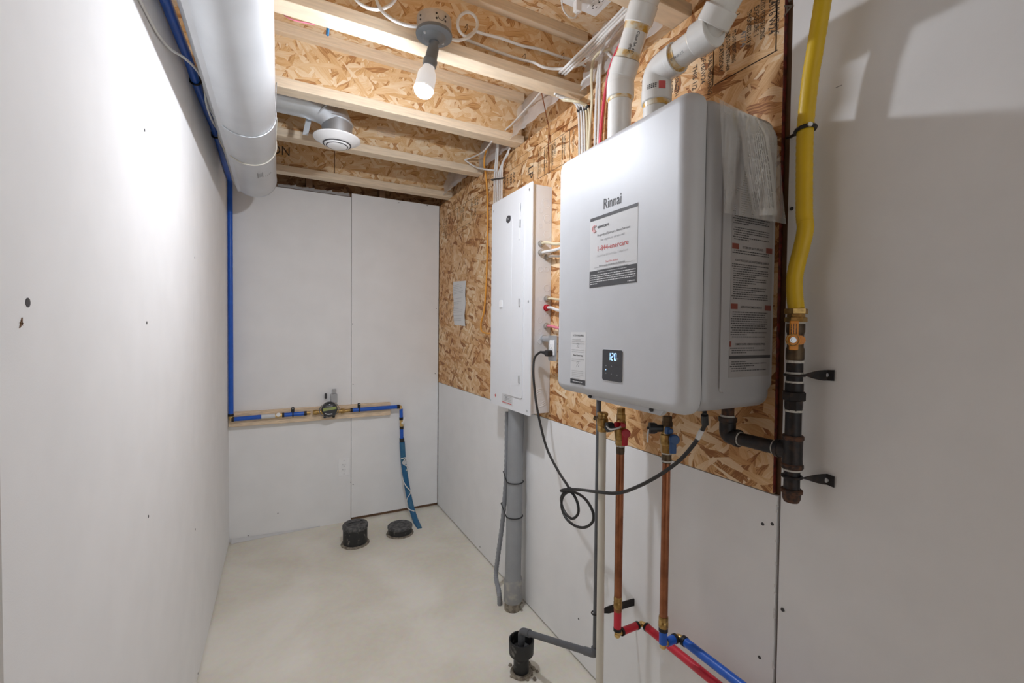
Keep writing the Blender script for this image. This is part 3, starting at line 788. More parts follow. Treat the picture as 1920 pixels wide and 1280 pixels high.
lb = MB().box((-PD - .0008, p.y + .052, p.z - .018), (-PD - .0018, p.y - .052, p.z + .028)).build('warning_label', M_sticker, ep)
mb = MB(); rng = random.Random(2)
for k in range(4): bars(mb, V((-PD - .0022, p.y + .03, p.z - .002 + .007 * k)), FR, FU, .075, .0018, rng)
quad(mb, V((-PD - .0022, p.y, p.z)), FR, FU, -.012, -.006, .002, .018)
mb.build('fine_print', M_greyink, lb, smooth=0)['kind'] = 'stuff'
mb = MB(); bars(mb, V((-PD - .0022, p.y + .048, p.z - .013)), FR, FU, .094, .004, rng); mb.build('red_print', M_redink, lb, smooth=0)
p = PP(929, 741)
mb = MB(); mb.poly([p + FR * a_ * .009 + FU * b2 * .011 - V((.0006, 0, 0)) for a_, b2 in ((0, 1), (.35, .45), (1, .2), (.5, -.2), (.55, -.55), (.12, -.45), (.1, -1), (-.1, -1), (-.12, -.45), (-.55, -.55), (-.5, -.2), (-1, .2), (-.35, .45))])
lab(mb.build('leaf_mark', M_redink, ep, smooth=0), 'red leaf mark')
# knockouts pressed into the side
def PS(px, py, o=0): return hit(px, py, 1, -1.506 - o)
for (px, py, rr) in ((1024, 381, (.021, .014)), (1026, 410, (.020, .013)), (1026, 440, (.016,)), (1014, 395, (.009,)), (1013, 423, (.009,)), (1013, 505, (.011,)), (1025, 505, (.010,)), (1025, 540, (.014,)),
                     (1012, 600, (.011,)), (1012, 621, (.010,)), (1012, 640, (.010,)), (1014, 745, (.038, .030, .022)), (1024, 592, (.008,)), (1013, 560, (.010,))):
    c = PS(px, py)
    mb = MB()
    for R1 in rr: mb.ring((c.x, -1.5058, c.z), (0, 1, 0), R1, .0011, 24, 5)
    mb.build('knockout', M_panelwhite, ep)
# cables coming out of the panel side, each with its clamp, running behind the heater
def side_cable(px, py, endpy, mt, mtname, label, r=.0052, clampm=M_boxmetal, two_=False):
    c = PS(px, py); c.y = -1.506
    x = c.x
    t = thing('cable', label, 'cable', c, 'cables between the panel and the heater')
    MB().lathe(c + V((0, -.0003, 0)), (0, -1, 0), [(0, .0145), (.004, .0145), (.004, .012), (.016, .011), (.016, .007)], 16).build('clamp', clampm, t)
    e = hit(1075, endpy, 0, x)
    path = smoothpath([c + V((0, -.002, 0)), c + V((0, -.04, -.001)), c.lerp(e, .5) + V((.004, 0, -.006)), e + V((.01, 0, 0)), e + V((.02, -.12, .0))], 6)
    MB().tube(path, r, 8).build('jacket', mt, t)
side_cable(1014, 457, 451, M_cablec, '', 'topmost cream cable leaving the panel side towards the heater', .0062)
side_cable(1014, 474, 454, M_cablew, '', 'white cable curving up from the panel side just below the cream cable', .0062)
side_cable(1026, 482, 471, M_cablew, '', 'thin white cable from the lowest of the three upper panel clamps', .005)
side_cable(1025, 560, 557, M_cablec, '', 'thin pale cable from the panel side above the red ringed cable', .0045)
side_cable(1024, 577, 582, M_cablew, '', 'white cable passing through a red bushing in the panel side', .0062, M_handlered)
side_cable(1024, 611, 614, M_cablepink, '', 'pink red cable from the panel side above the steel outlet box', .0058)

# ------------------------------------------------------------------ steel outlet box beside the panel, power cord
a = RW(1029, 630, .052); b_ = RW(1043, 676, .052)
oy0, oy1, oz0, oz1 = a.y, b_.y, b_.z, a.z
ox = thing('outlet_box', 'steel outlet box with a white socket beside the breaker panel', 'outlet', (-.026, (oy0 + oy1) / 2, oz0))
mb = MB(); mb.prism(rrect((-.0005, 0, 0), FR, FU, -oy0, -oy1, oz0, oz1, .008), (-.0475, 0, 0)); mb.build('box', M_boxmetal, ox)
mb = MB(); mb.prism(rrect((-.0485, 0, 0), FR, FU, -oy0 - .002, -oy1 + .002, oz0 - .003, oz1 + .003, .008), (-.004, 0, 0)); mb.build('face_plate', M_galv, ox)
cy = (oy0 + oy1) / 2
MB().box((-.0522, cy + .017, oz0 + .02), (-.057, cy - .017, oz1 - .016), .002, 2).build('socket', M_white, ox)
for zz in (oz1 - .038, oz0 + .042):
    mb = MB()
    for dy in (-.005, .006): mb.box((-.0571, cy + dy, zz - .004), (-.0576, cy + dy - .0018, zz + .005))
    mb.box((-.0571, cy + .002, zz - .011), (-.0576, cy - .002, zz - .008)); mb.build('slot', M_dk, ox)
for (px, py) in ((1045, 645), (1058, 645), (1045, 659), (1058, 659)):
    p = hit(px, py, 1, oy1); MB().lathe(p + V((0, .0005, 0)), (0, -1, 0), [(0, .0035), (.001, .0035)], 8).build('hole', M_dk, ox)
MB().lathe((-.035, -1.5065, oz1 - .012), (0, -1, 0), [(0, .017), (.006, .017), (.006, .013), (oy0 + 1.5065 - .001 if False else abs(oy0 + 1.5065) - .0005, .012)], 14).build('connector', M_galv, ox)
# plug and cord
pz = RW(1025, 662, .075).z
pc = V((-.062, cy + .004, pz))
co = thing('power_cord', 'black power cord plugged in beside the panel, coiled and running to the heater', 'cord', pc)
MB().box((-.0578, cy + .014, pz - .013), (-.082, cy - .012, pz + .013), .005, 3).build('plug', M_black, co)
mb = MB(); mb.lathe((-.070, cy + .0138, pz), (0, 1, .05), [(0, .0085), (.008, .009), (.03, .006), (.05, .0048)], 12); mb.build('strain_relief', M_black, co)
d0 = .075
pts = [V((-.070, cy + .06, pz + .002))] + [RW(x, y, d) for x, y, d in ((1010, 662, .075), (1002, 672, .09), (1000, 700, .112), (1004, 745, .115), (1012, 790, .115), (1026, 842, .11), (1048, 885, .11), (1066, 914, .11))]
pts += [RW(x, y, .115) for x, y in ((1058, 922), (1052, 936), (1058, 958), (1072, 972), (1084, 962), (1082, 940), (1070, 922), (1056, 930), (1053, 950), (1062, 972), (1080, 986), (1098, 988), (1112, 976), (1110, 955), (1094, 932), (1070, 920))]
pts += [RW(x, y, .13 if x < 1120 else .19) for x, y in ((1052, 920), (1062, 917), (1090, 918), (1120, 922), (1160, 924))]
pts += [RW(x, y, .20) for x, y in ((1200, 910), (1240, 888), (1275, 862), (1300, 834), (1312, 815), (1321, 796))]
e = hit(1326, 782, 2, Z0); pts.append(V((-.215, -2.462, Z0 + .003)))
MB().tube(smoothpath(pts, 7), .0048, 8).build('cord', M_rubber, co)
p = RW(1308, 822, .20); q = RW(1316, 806, .20)
lab(MB().tube([p, p.lerp(q, .5), q], .0058, 10).build('cord_tag', M_sticker, co), 'white tag wrapped round the cord')
MB().tube([RW(1322, 795, .205), V((-.215, -2.462, Z0 - .004))], .0075, 10).build('gland', M_black, co)
p = RW(1067, 918, .115); MB().ring(p, (0, 1, .2), .010, .0022, 14, 5).build('twist_tie', M_zip, co)

# ------------------------------------------------------------------ gas line: yellow hose and black iron pipe
GY, GX = -2.561, -.060
def gz(py): return RW(1490, py, .06).z
G0 = V((GX, GY, 0))
yh = [(1552, -60, .085), (1543, 0, .075), (1527, 100, .066), (1519, 150, .063), (1510, 240, .06), (1508, 330, .06), (1508, 400, .06), (1510, 428, .06), (1503, 463, .06), (1496, 490, .06), (1490, 520, .06), (1490, 552, .06)]
pts = smoothpath([RW(x, y, d) for x, y, d in yh] + [V((GX, GY, gz(579)))], 14)
rs = [.0152 + .0006 * (i % 2) for i in range(len(pts))]
hose = thing('gas_hose', 'yellow jacketed gas hose running down the wall right of the heater', 'gas hose', (GX, GY, gz(579)))
MB().tube(pts, rs, 16).build('jacket', M_yellow, hose)
MB().lathe(G0 + V((0, 0, gz(589))), (0, 0, 1), [(0, .019), (.001, .0225), (.011, .0225), (.012, .019)], 6, .3).build('flare_nut', M_brass, hose)
MB().lathe(G0 + V((0, 0, gz(604))), (0, 0, 1), [(0, .018), (.001, .021), (.010, .021), (.0115, .0165), (gz(589) - gz(604) - .0005, .0165)], 6, .1).build('hex_fitting', M_brass, hose)
# hanger strap
st_ = thing('hose_strap', 'black perforated strap holding the yellow gas hose to the wall', 'strap', RW(1478, 257, .004))
hc = RW(1510, 243, .06)
MB().ring(hc, (0, .12, 1), .0178, .0042, 20, 6).build('loop', M_zip, st_)
mb = MB(); mb.tube(smoothpath([hc + V((.012, .012, -.004)), RW(1491, 252, .03), RW(1483, 256, .012), RW(1476, 258, .0)], 5), .0036, 6); mb.build('tail', M_zip, st_)
MB().lathe(hc + V((-.014, -.0165, .001)), (-.6, -.8, 0), [(0, .005), (.003, .0045)], 8).build('rivet', M_galv, st_)
# iron pipe assembly
gp = thing('gas_pipe', 'black iron gas pipe with valve, union, tee and drip cap right of the heater', 'gas pipe', (GX, GY, gz(942)))
def vl(name, m_, prof, seg=22, rot=0.0, parent=gp):
    pr = sorted([(gz(py), r) for py, r in prof], key=lambda t: t[0])
    return MB().lathe(G0, (0, 0, 1), pr, seg, rot).build(name, m_, parent)
vb = vl('valve_body', M_darkbrass, [(606, .0165), (608, .0175), (622, .0175), (624, .0165), (628, .0155), (650, .0155), (655, .0175), (673, .0175), (675, .0165)], 16)
vl('thread_tape', M_tape, [(604, .0162), (607, .0178)])
vl('thread_tape', M_tape, [(675, .0172), (680, .0168)])
vl('nipple', M_iron, [(676, .0158), (733, .0158)])
vl('thread_tape', M_tape, [(697, .0162), (700, .0166), (701, .016)])
vl('thread_tape', M_tape, [(714, .0162), (717, .0172), (718, .016)])
vl('union_nut', M_iron, [(733, .019), (735, .0225), (749, .0225), (751, .019)], 8, .2)
vl('union_collar', M_iron, [(717, .017), (719, .0178), (732, .0178), (734, .017)], 10)
vl('union_collar', M_iron, [(751, .0178), (762, .0178), (769, .0165)], 8)
vl('thread_tape', M_tape, [(768, .0163), (772, .0166)])
vl('nipple', M_iron, [(771, .0155), (818, .0155)])
vl('tee_band', M_rust, [(816, .0195), (818, .0212), (823, .0212), (825, .0195)])
vl('tee', M_iron, [(824, .0193), (840, .0188), (860, .0188), (870, .0193)])
vl('tee_band', M_rust, [(869, .0195), (871, .0212), (877, .0212), (879, .0195)])
vl('thread_tape', M_tape, [(878, .0165), (883, .0168)])
vl('nipple', M_iron, [(880, .0155), (921, .0155)])
vl('drip_cap', M_rust, [(917, .019), (919, .0212), (924, .0212), (926, .018), (935, .0175), (942, .014)], 20)
# orange lever of the valve, facing the camera side
hp = V((GX - .012, GY - .012, 0))
zc = gz(637); ex = V((.6, -.8, 0)); nn = V((-.8, -.6, 0))
stem = V((GX, GY, zc)) + nn * .016
hd = V((0, 0, 1))
side = V((CR.x, CR.y, 0)).normalized()
mb = MB(); c = V((GX, GY, zc)) + V((-.020, -.020, 0))
fw = V((-.62, -.78, 0)).normalized(); sd = V((.78, -.62, 0))
c = V((GX, GY, zc)) + fw * .018 - sd * .012
mb.lathe(c - fw * .004, fw, [(0, .013), (.012, .013), (.014, .011)], 18)
mb.obox(c + fw * .004 + ZU * .018, sd * .0085, fw * .0035, ZU * .022, .002)
mb.obox(c + fw * .004 - ZU * .014, sd * .0085, fw * .0035, ZU * .007, .002)
mb.lathe(c + sd * .012 - fw * .002, fw, [(0, .0095), (.009, .0095)], 14)
lv = lab(mb.build('valve_lever', M_orange, gp), 'orange valve lever')
cc = c - sd * .004
mb = MB(); mb.ring(cc + fw * .0098, fw, .0115, .0012, 20, 5); mb.build('washer', M_brass, lv)
MB().lathe(cc + fw * .008, fw, [(0, .0062), (.004, .0062), (.0042, .0036), (.006, .0036)], 12).build('nut', M_galv, lv)
mb = MB()
for k in range(3): bars(mb, c + fw * .0078 + ZU * .012 + sd * (-.006 + .005 * k), ZU, -sd, .022, .0014, random.Random(k))
mb.build('lettering', M_ink, lv, smooth=0)
# branch to the heater
bz = gz(847); by = -2.405
mb = MB(); mb.lathe((GX, GY, bz), (0, 1, 0), [(.004, .0165), (.026, .0185), (.0262, .0198), (.034, .0198), (.036, .018)], 20); mb.build('tee_outlet', M_iron, gp)
MB().lathe((GX, GY + .034, bz), (0, 1, 0), [(0, .0164), (.005, .0168), (.006, .0155)], 18).build('thread_tape', M_tape, gp)
MB().tube([(GX, GY + .036, bz), (GX, by - .03, bz)], .0152, 18).build('branch_nipple', M_iron, gp)
MB().lathe((GX, by - .036, bz), (0, 1, 0), [(0, .0165), (.006, .0168)], 18).build('thread_tape', M_tape, gp)
mb = MB(); mb.tube(filletpath([(GX, by - .03, bz), (GX, by, bz), (GX, by, bz + .04)], .02, 8), .0188, 18)
mb.lathe((GX, by - .033, bz), (0, 1, 0), [(0, .019), (.001, .021), (.009, .021), (.010, .019)], 18); mb.lathe((GX, by, bz + .036), (0, 0, 1), [(-.002, .019), (0, .021), (.010, .021), (.011, .018)], 18)
mb.build('elbow', M_iron, gp)
MB().tube([(GX, by, bz + .04), (GX, by, Z0 + .006)], .0145, 16).build('inlet_nipple', M_rust, gp)
MB().lathe((GX, by, bz + .0465), (0, 0, 1), [(0, .0165), (.005, .0165)], 16).build('thread_tape', M_tape, gp)
for py, foot, which in ((703, (1546, 702), 'upper'), (894, (1546, 898), 'lower')):
    z = gz(py); fpt = RW(foot[0], foot[1], .0); t = thing('pipe_bracket', which + ' black strap bracket holding the iron gas pipe to the drywall', 'bracket', (.0, fpt.y, z), 'brackets on the gas pipe')
    MB().ring((GX, GY, z), (0, 0, 1), .0185, .0028, 22, 6).build('ring', M_iron, t)
    y1_, y2_ = fpt.y + .012, fpt.y - .020
    mb = MB()
    # strap: leaves the ring flat, twists to lie on the wall
    n_ = 10; prev = None
    for k in range(n_ + 1):
        u = k / n_
        cpt = V((GX - .004, GY - .018, z)).lerp(V((-.0015, y2_, fpt.z)), u)
        if u > .6: cpt.x = -.0022
        else: cpt.x = (GX) + (-.0022 - GX) * (u / .6)
        tw = min(1, u / .6) * PI / 2
        wd = V((-math.cos(tw), -.0, 0)) * .011 * (1 if tw < 1.5 else 0) + ZU * math.sin(tw) * .0115
        th_ = V((0, 0, .0012)) * math.cos(tw) + V((.0012, 0, 0)) * math.sin(tw)
        cur = [mb.bm.verts.new(cpt + wd + th_), mb.bm.verts.new(cpt - wd + th_), mb.bm.verts.new(cpt - wd - th_), mb.bm.verts.new(cpt + wd - th_)]
        if prev:
            for i in range(4): mb.bm.faces.new((prev[i], prev[(i + 1) % 4], cur[(i + 1) % 4], cur[i]))
        else: mb.bm.faces.new(cur)
        prev = cur
    mb.bm.faces.new(prev); mb.build('strap', M_iron, t)
    MB().lathe((-.0032, fpt.y - .004, fpt.z), (-1, 0, 0), [(0, .006), (.0025, .0052), (.0035, .002)], 12).build('screw', M_galv, t)

# ------------------------------------------------------------------ water lines under the heater
HX, HY = -.15, -2.124
CX, CY = -.15, -2.298
def hz(py): return RW(1162, py, .15).z
def cz(py): return RW(1246, py, .15).z
def line(name, label, x, y, zf, top, rows):
    t = thing(name, label, 'water pipe', (x, y, rows['base'])); return t
hw = thing('hot_water_pipe', 'copper pipe with a red lever brass valve under the heater and red tubing below', 'water pipe', (HX, HY, hz(1215)))
def hl(name, m_, prof, seg=18, rot=0.0, par=hw, x=HX, y=HY, zf=hz):
    pr = sorted([(zf(py), r) for py, r in prof], key=lambda t: t[0])
    return MB().lathe((x, y, 0), (0, 0, 1), pr, seg, rot).build(name, m_, par)
hl('inlet_nut', M_brass, [(764, .012), (775, .012), (776, .0135), (786, .0135), (788, .011)], 6)
hb = hl('valve_body', M_brass, [(786, .012), (790, .0142), (801, .0142), (803, .0172), (812, .0180), (820, .0172), (823, .0145)], 18)
hl('valve_hex', M_brass, [(822, .0145), (823, .0165), (833, .0165), (834, .013)], 6)
hl('solder_joint', M_tape, [(833, .0132), (836, .0132)])
hl('adapter', M_darkbrass, [(835, .0122), (846, .0122), (851, .0112)])
hl('copper_pipe', M_copper, [(848, .0114), (1122, .0114)], 18)
hl('adapter', M_brass, [(1120, .0115), (1123, .0122), (1128, .0122), (1129, .0108), (1131, .0125), (1141, .0125), (1143, .011)])
hl('crimp_ring', M_copper, [(1142, .0118), (1148, .0118)])
hl('red_tube', M_redpex, [(1144, .0112), (1186, .0112)])
hl('crimp_ring', M_iron, [(1180, .0118), (1186, .0118)])
zr = hz(1191)
r2 = V((-.055, HY, zr)); 
mb = MB(); mb.tube(filletpath([(HX, HY, zr + .02), (HX, HY, zr), (HX + .022, HY, zr)], .008), .0085, 12); mb.lathe((HX, HY, zr - .012), (0, 0, 1), [(0, .006), (.004, .009), (.012, .0085)], 10); mb.build('elbow', M_brassbright, hw)
MB().tube([(HX + .014, HY, zr), (-.068, HY, zr)], .0105, 16).build('red_tube', M_redpex, hw)
for xx in (HX + .014, -.076): MB().lathe((xx, HY, zr), (1, 0, 0), [(0, .0117), (.007, .0117)], 16).build('crimp_ring', M_iron, hw)
mb = MB(); mb.tube(filletpath([(-.070, HY, zr), (-.052, HY, zr), (-.052, HY - .022, zr)], .008), .0085, 12); mb.build('elbow', M_brassbright, hw)
MB().tube([(-.052, HY - .016, zr), (-.052, -2.9, zr - .0)], .0115, 16).build('red_tube', M_redpex, hw)
MB().lathe((-.052, HY - .016, zr), (0, -1, 0), [(0, .0125), (.007, .0125)], 16).build('crimp_ring', M_iron, hw)
# handle and service port (facing the room)
def lever(par, x, y, z, m_, nm):
    mb = MB(); mb.lathe((x + .002, y - .014, z + .006), (-.5, -.85, 0), [(0, .006), (.014, .006), (.015, .0125), (.024, .0125), (.026, .010)], 14)
    c = V((x, y - .012, z + .006)) + V((-.5, -.85, 0)).normalized() * .020
    mb.obox(c - ZU * .018, V((.85, -.5, 0)) * .0085, V((-.5, -.85, 0)) * .004, ZU * .018, .003)
    return lab(mb.build('lever', m_, par), nm)
lever(hw, HX, HY, hz(811), M_handlered, 'red lever')
def cap(par, c, d, m_=M_black, r=.0145):
    c = V(c); d = V(d).normalized()
    mb = MB(); mb.lathe(c, d, [(0, .0095), (.022, .0095), (.022, r * .9), (.026, r * .9), (.0262, r), (.040, r), (.0415, r * .8)], 18)
    mb.lathe(c + d * .041, d, [(0, .004), (.005, .0035)], 10); return mb.build('drain_cap', m_, par)
cap(hw, (HX - .004, HY + .002, hz(797)), (-.93, .22, -.08), M_black, .0145)
mb = MB(); mb.obox((HX - .02, HY - .006, hz(793)), V((-.008, 0, 0)), V((0, .004, 0)), V((0, 0, .007)), .002); mb.lathe((HX - .006, HY - .010, hz(793)), (-.4, -.9, 0), [(0, .007), (.016, .007), (.018, .005)], 12)
lab(mb.build('drain_knob', M_handlered, hw), 'small red drain knob')
MB().tube(smoothpath([(HX - .046, HY + .008, hz(797)), (HX - .05, HY - .012, hz(797) - .004), (HX - .036, HY - .026, hz(797)), (HX - .018, HY - .020, hz(797) + .002)], 5), .0026, 6).build('cap_tether', M_cablew, hw)

cw = thing('cold_water_pipe', 'copper pipe with a blue lever brass valve under the heater and blue tubing below', 'water pipe', (CX, CY, cz(1232)))
def cl(name, m_, prof, seg=18, rot=0.0): return hl(name, m_, prof, seg, rot, cw, CX, CY, cz)
cl('inlet_nut', M_darkbrass, [(779, .012), (788, .012), (789, .0135), (797, .0135), (799, .011)], 6)
cl('valve_body', M_brass, [(797, .012), (801, .0142), (811, .0142), (813, .0168), (822, .0174), (830, .0168), (833, .0142)], 18)
cl('valve_hex', M_brass, [(832, .0145), (833, .0162), (846, .0162), (847, .013)], 6)
cl('solder_joint', M_tape, [(846, .013), (849, .013)])
cl('adapter', M_darkbrass, [(848, .0122), (860, .0122), (866, .0112)])
cl('solder_joint', M_tape, [(861, .0126), (864, .0126)])
cl('copper_pipe', M_copper, [(864, .0103), (1158, .0103)], 18)
cl('adapter', M_brass, [(1156, .0115), (1159, .0122), (1164, .0122), (1165, .0108), (1167, .0125), (1176, .0125), (1178, .011)])
cl('crimp_ring', M_iron, [(1177, .0118), (1184, .0118)])
cl('blue_tube', M_bluepex, [(1180, .0103), (1208, .0103)])
zb_ = cz(1209)
mb = MB(); mb.tube(filletpath([(CX, CY, zb_ + .02), (CX, CY, zb_), (CX + .022, CY, zb_)], .008), .0085, 12); mb.lathe((CX, CY, zb_ - .012), (0, 0, 1), [(0, .006), (.004, .009), (.012, .0085)], 10); mb.build('elbow', M_brassbright, cw)
bx = -.092
MB().tube([(CX + .013, CY, zb_), (bx - .012, CY, zb_)], .0108, 16).build('blue_tube', M_bluepex, cw)
MB().lathe((bx - .019, CY, zb_), (1, 0, 0), [(0, .0122), (.008, .0122)], 16).build('crimp_ring', M_iron, cw)
mb = MB(); mb.tube(filletpath([(bx - .014, CY, zb_), (bx, CY, zb_), (bx, CY - .022, zb_)], .008), .0088, 12); mb.build('elbow', M_brassbright, cw)
MB().tube([(bx, CY - .014, zb_), (bx, -2.95, zb_)], .0112, 16).build('blue_tube', M_bluepex, cw)
MB().lathe((bx, CY - .013, zb_), (0, -1, 0), [(0, .0128), (.010, .0128)], 16).build('crimp_ring', M_iron, cw)
lever(cw, CX, CY, cz(821), M_handleblue, 'blue lever')
cap(cw, (CX - .003, CY + .004, cz(802)), (-.82, .50, 0), M_black, .0145)
mb = MB(); mb.lathe((CX - .004, CY - .010, cz(804)), (-.4, -.9, 0), [(0, .0075), (.010, .0075), (.012, .005)], 12); mb.obox((CX - .012, CY - .012, cz(803)), V((.006, 0, 0)), V((0, .005, 0)), V((0, 0, .009)), .002); lab(mb.build('drain_knob', M_handleblue, cw), 'small dark blue drain knob')
p = V((CX - .038, CY + .024, cz(803)))
MB().tube(smoothpath([p, p + V((-.004, .001, -.014)), p + V((-.002, .003, -.036))], 5), .0026, 6).build('cap_tether', M_cablew, cw)

# relief valve and cream discharge pipe
RX, RY = -.175, -2.072
def rz(py): return RW(1130, py, .175).z
rl = thing('relief_valve', 'brass pressure relief valve left of the hot valve, under the heater', 'valve', (RX, RY, rz(808)))
hl('outlet_nut', M_brass, [(797, .0135), (799, .0155), (807, .0155), (809, .0135)], 16, 0, rl, RX, RY, rz)
hl('body', M_brass, [(772, .011), (774, .0165), (778, .0165), (779, .0145), (783, .0145), (785, .0172), (796, .0172), (798, .0140)], 18, 0, rl, RX, RY, rz)
mb = MB(); mb.lathe((RX, RY + .008, rz(787)), (-.2, 1, .0), [(0, .0085), (.014, .0085), (.018, .004), (.024, .007)], 10); mb.build('test_lever', M_darkbrass, rl)
dp = MB().tube([(RX, RY, rz(808)), (RX + .002, RY - .004, .012)], .0112, 18).build('relief_pipe', M_cream)
tag(dp, 'cream plastic discharge pipe hanging below the brass relief valve', 'pipe')
# grey condensate line
KX, KY = -.150, -2.030
cp = RW(1123, 770, .15); KX, KY = cp.x, RW(1119, 1000, .15).y
kz = RW(1116, 1226, .15).z
cn = thing('condensate_pipe', 'dark grey condensate pipe running down the wall and across to the floor drain', 'pipe', (KX, KY, kz))
fl_ = HZ(978, 1262, 0)
MB().tube([(KX, KY, Z0 + .004), (KX, KY, kz + .015)], .0076, 12).build('riser', M_condensate, cn)
MB().lathe((KX, KY, Z0 - .034), (0, 0, 1), [(0, .012), (.003, .017), (.006, .017), (.007, .0145), (.035, .0145)], 16).build('outlet_boot', M_condensate, cn)
gp2 = V((fl_.x, fl_.y + .004, 0)); gz2 = hit(985, 1180, 1, gp2.y).z
A = V((KX, KY, kz)); B = V((gp2.x, gp2.y, gz2))
MB().tube(filletpath([A + V((0, 0, .02)), A, A.lerp(B, .12)], .012), .0125, 14).build('elbow', M_condensate, cn)
MB().tube([A.lerp(B, .08), A.lerp(B, .92)], .0108, 16).build('cross_run', M_condensate, cn)
MB().tube(filletpath([A.lerp(B, .87), B, B - V((0, 0, .05))], .018, 8), .0135, 16).build('elbow', M_condensate, cn)
MB().tube([B - V((0, 0, .04)), (gp2.x, gp2.y, .075)], .0112, 16).build('tailpiece', M_condensate, cn)
# drain funnel
fr_ = RW(979, 1199, -gp2.x).z
fn = thing('floor_drain', 'black funnel adapter standing in the concrete floor by the right wall', 'drain', (gp2.x, gp2.y, 0))
ht = .128
mb = MB(); mb.lathe((gp2.x, gp2.y, 0), (0, 0, 1), [(.0, .029), (.058, .029), (.066, .033), (.078, .046), (ht, .048), (ht + .002, .0475), (ht + .002, .043), (.088, .041), (.080, .03)], 32); mb.build('adapter', M_dabs, fn)
MB().ring((gp2.x, gp2.y, .004), (0, 0, 1), .034, .008, 24, 6).build('collar', M_dirt, fn)
mb = MB(); rng = random.Random(4)
for k in range(16):
    a = rng.uniform(0, 2 * PI); r = .045 + rng.uniform(-.008, .02)
    if k > 8: a = rng.uniform(-.5, .6)
    c = V((gp2.x + math.cos(a) * r, gp2.y + math.sin(a) * r, .002)); s_ = rng.uniform(.003, .010)
    mb.lathe(c, (0, 0, 1), [(-.001, s_), (s_ * .6, s_ * .7), (s_ * .9, s_ * .2)], 6, rng.random())
cr_ = mb.build('mortar_crumbs', M_dirt, fn); cr_['kind'] = 'stuff'
# pipe hook on the lower wall
hz0 = RW(1118, 1150, -KX).z
bt = thing('pipe_hanger', 'black ring hanger fixed to the lower drywall beside the red tubing', 'bracket', (0, KY, hz0))
MB().ring((KX, KY, hz0), (0, .1, 1), .0125, .0024, 20, 6).build('ring', M_iron, bt)
mb = MB(); mb.prism([(KX + .013, KY - .002, hz0 - .003), (KX + .05, KY - .006, hz0 - .013), (-.012, KY - .012, hz0 - .012), (-.001, KY - .014, hz0 - .012), (-.001, KY - .014, hz0 + .012), (-.012, KY - .012, hz0 + .012), (KX + .05, KY - .006, hz0 + .011), (KX + .013, KY - .002, hz0 + .004)], (0, .003, 0)); mb.build('arm', M_iron, bt)

# ------------------------------------------------------------------ grey service conduits below the panel
gc = HZ(957, 1143, 0)
cx_, cy_ = -.072, -1.322
cd = thing('conduit', 'thick grey plastic service conduit rising from the floor to the breaker panel', 'conduit', (cx_, cy_, 0))
MB().tube([(cx_, cy_, .14), (-.052, -1.30, .945)], .037, 28).build('pipe', M_greypvc, cd)
MB().lathe((cx_, cy_, .035), (0.024, .026, 1), [(0, .0405), (.004, .0425), (.10, .0425), (.115, .038)], 28).build('coupling', two('dusty_grey_pvc', (.30, .30, .30), (.42, .40, .36), .5, .65, 26, .6), cd)
MB().lathe((cx_ - .001, cy_ - .001, 0), (0, 0, 1), [(0, .0385), (.04, .0375)], 28).build('stub', M_dirt, cd)
mb = MB(); rng = random.Random(8)
for k in range(14):
    c = V((cx_ + rng.uniform(.01, .06), cy_ + rng.uniform(-.05, .08), .001)); s_ = rng.uniform(.004, .014)
    mb.lathe(c, (0, 0, 1), [(-.001, s_), (s_ * .5, s_ * .7), (s_ * .8, s_ * .2)], 6, rng.random())
o_ = mb.build('mortar_crumbs', M_dirt, cd); o_['kind'] = 'stuff'
fx = [(951, 772, .05), (950, 850, .05), (948, 910, .052), (942, 980, .06), (934, 1040, .075), (930, 1080, .085)]
P_ = [RW(x, y, d) for x, y, d in fx]; e = HZ(937, 1133, .0); P_ += [V((e.x - .004, e.y, .06)), V((e.x, e.y, -.01))]
P_ = smoothpath(P_, 14); rs = [.0105 + (.0012 if i % 2 else -.0004) for i in range(len(P_))]
fc_ = tag(MB().tube(P_, rs, 12).build('flexible_conduit', M_flexgrey), 'thin ribbed flexible conduit strapped beside the thick grey one', 'conduit')
for (xa, ya, xb, yb, w_) in ((941, 916, 978, 919, 'upper'), (933, 976, 972, 982, 'lower')):
    zt_ = RW(xb, yb, .09).z; f_ = (zt_ - .14) / .805
    c1_ = V((cx_, cy_, .14)).lerp(V((-.052, -1.30, .945)), f_); c2_ = min(P_, key=lambda p: abs(p.z - zt_))
    ang = math.atan2(c2_.y - c1_.y, c2_.x - c1_.x); pts = []
    for i in range(15):
        a = ang + PI / 2 + PI * i / 14; pts.append(V((c1_.x + .0395 * math.cos(a), c1_.y + .0395 * math.sin(a), zt_)))
    for i in range(9):
        a = ang - PI / 2 + PI * i / 8; pts.append(V((c2_.x + .0145 * math.cos(a), c2_.y + .0145 * math.sin(a), zt_ + .012)))
    pts.append(pts[0])
    tag(MB().tube(pts, .0026, 6).build('cable_tie', M_zip), w_ + ' black tie strapping the two grey conduits together', 'cable tie', 'ties on the grey conduits')

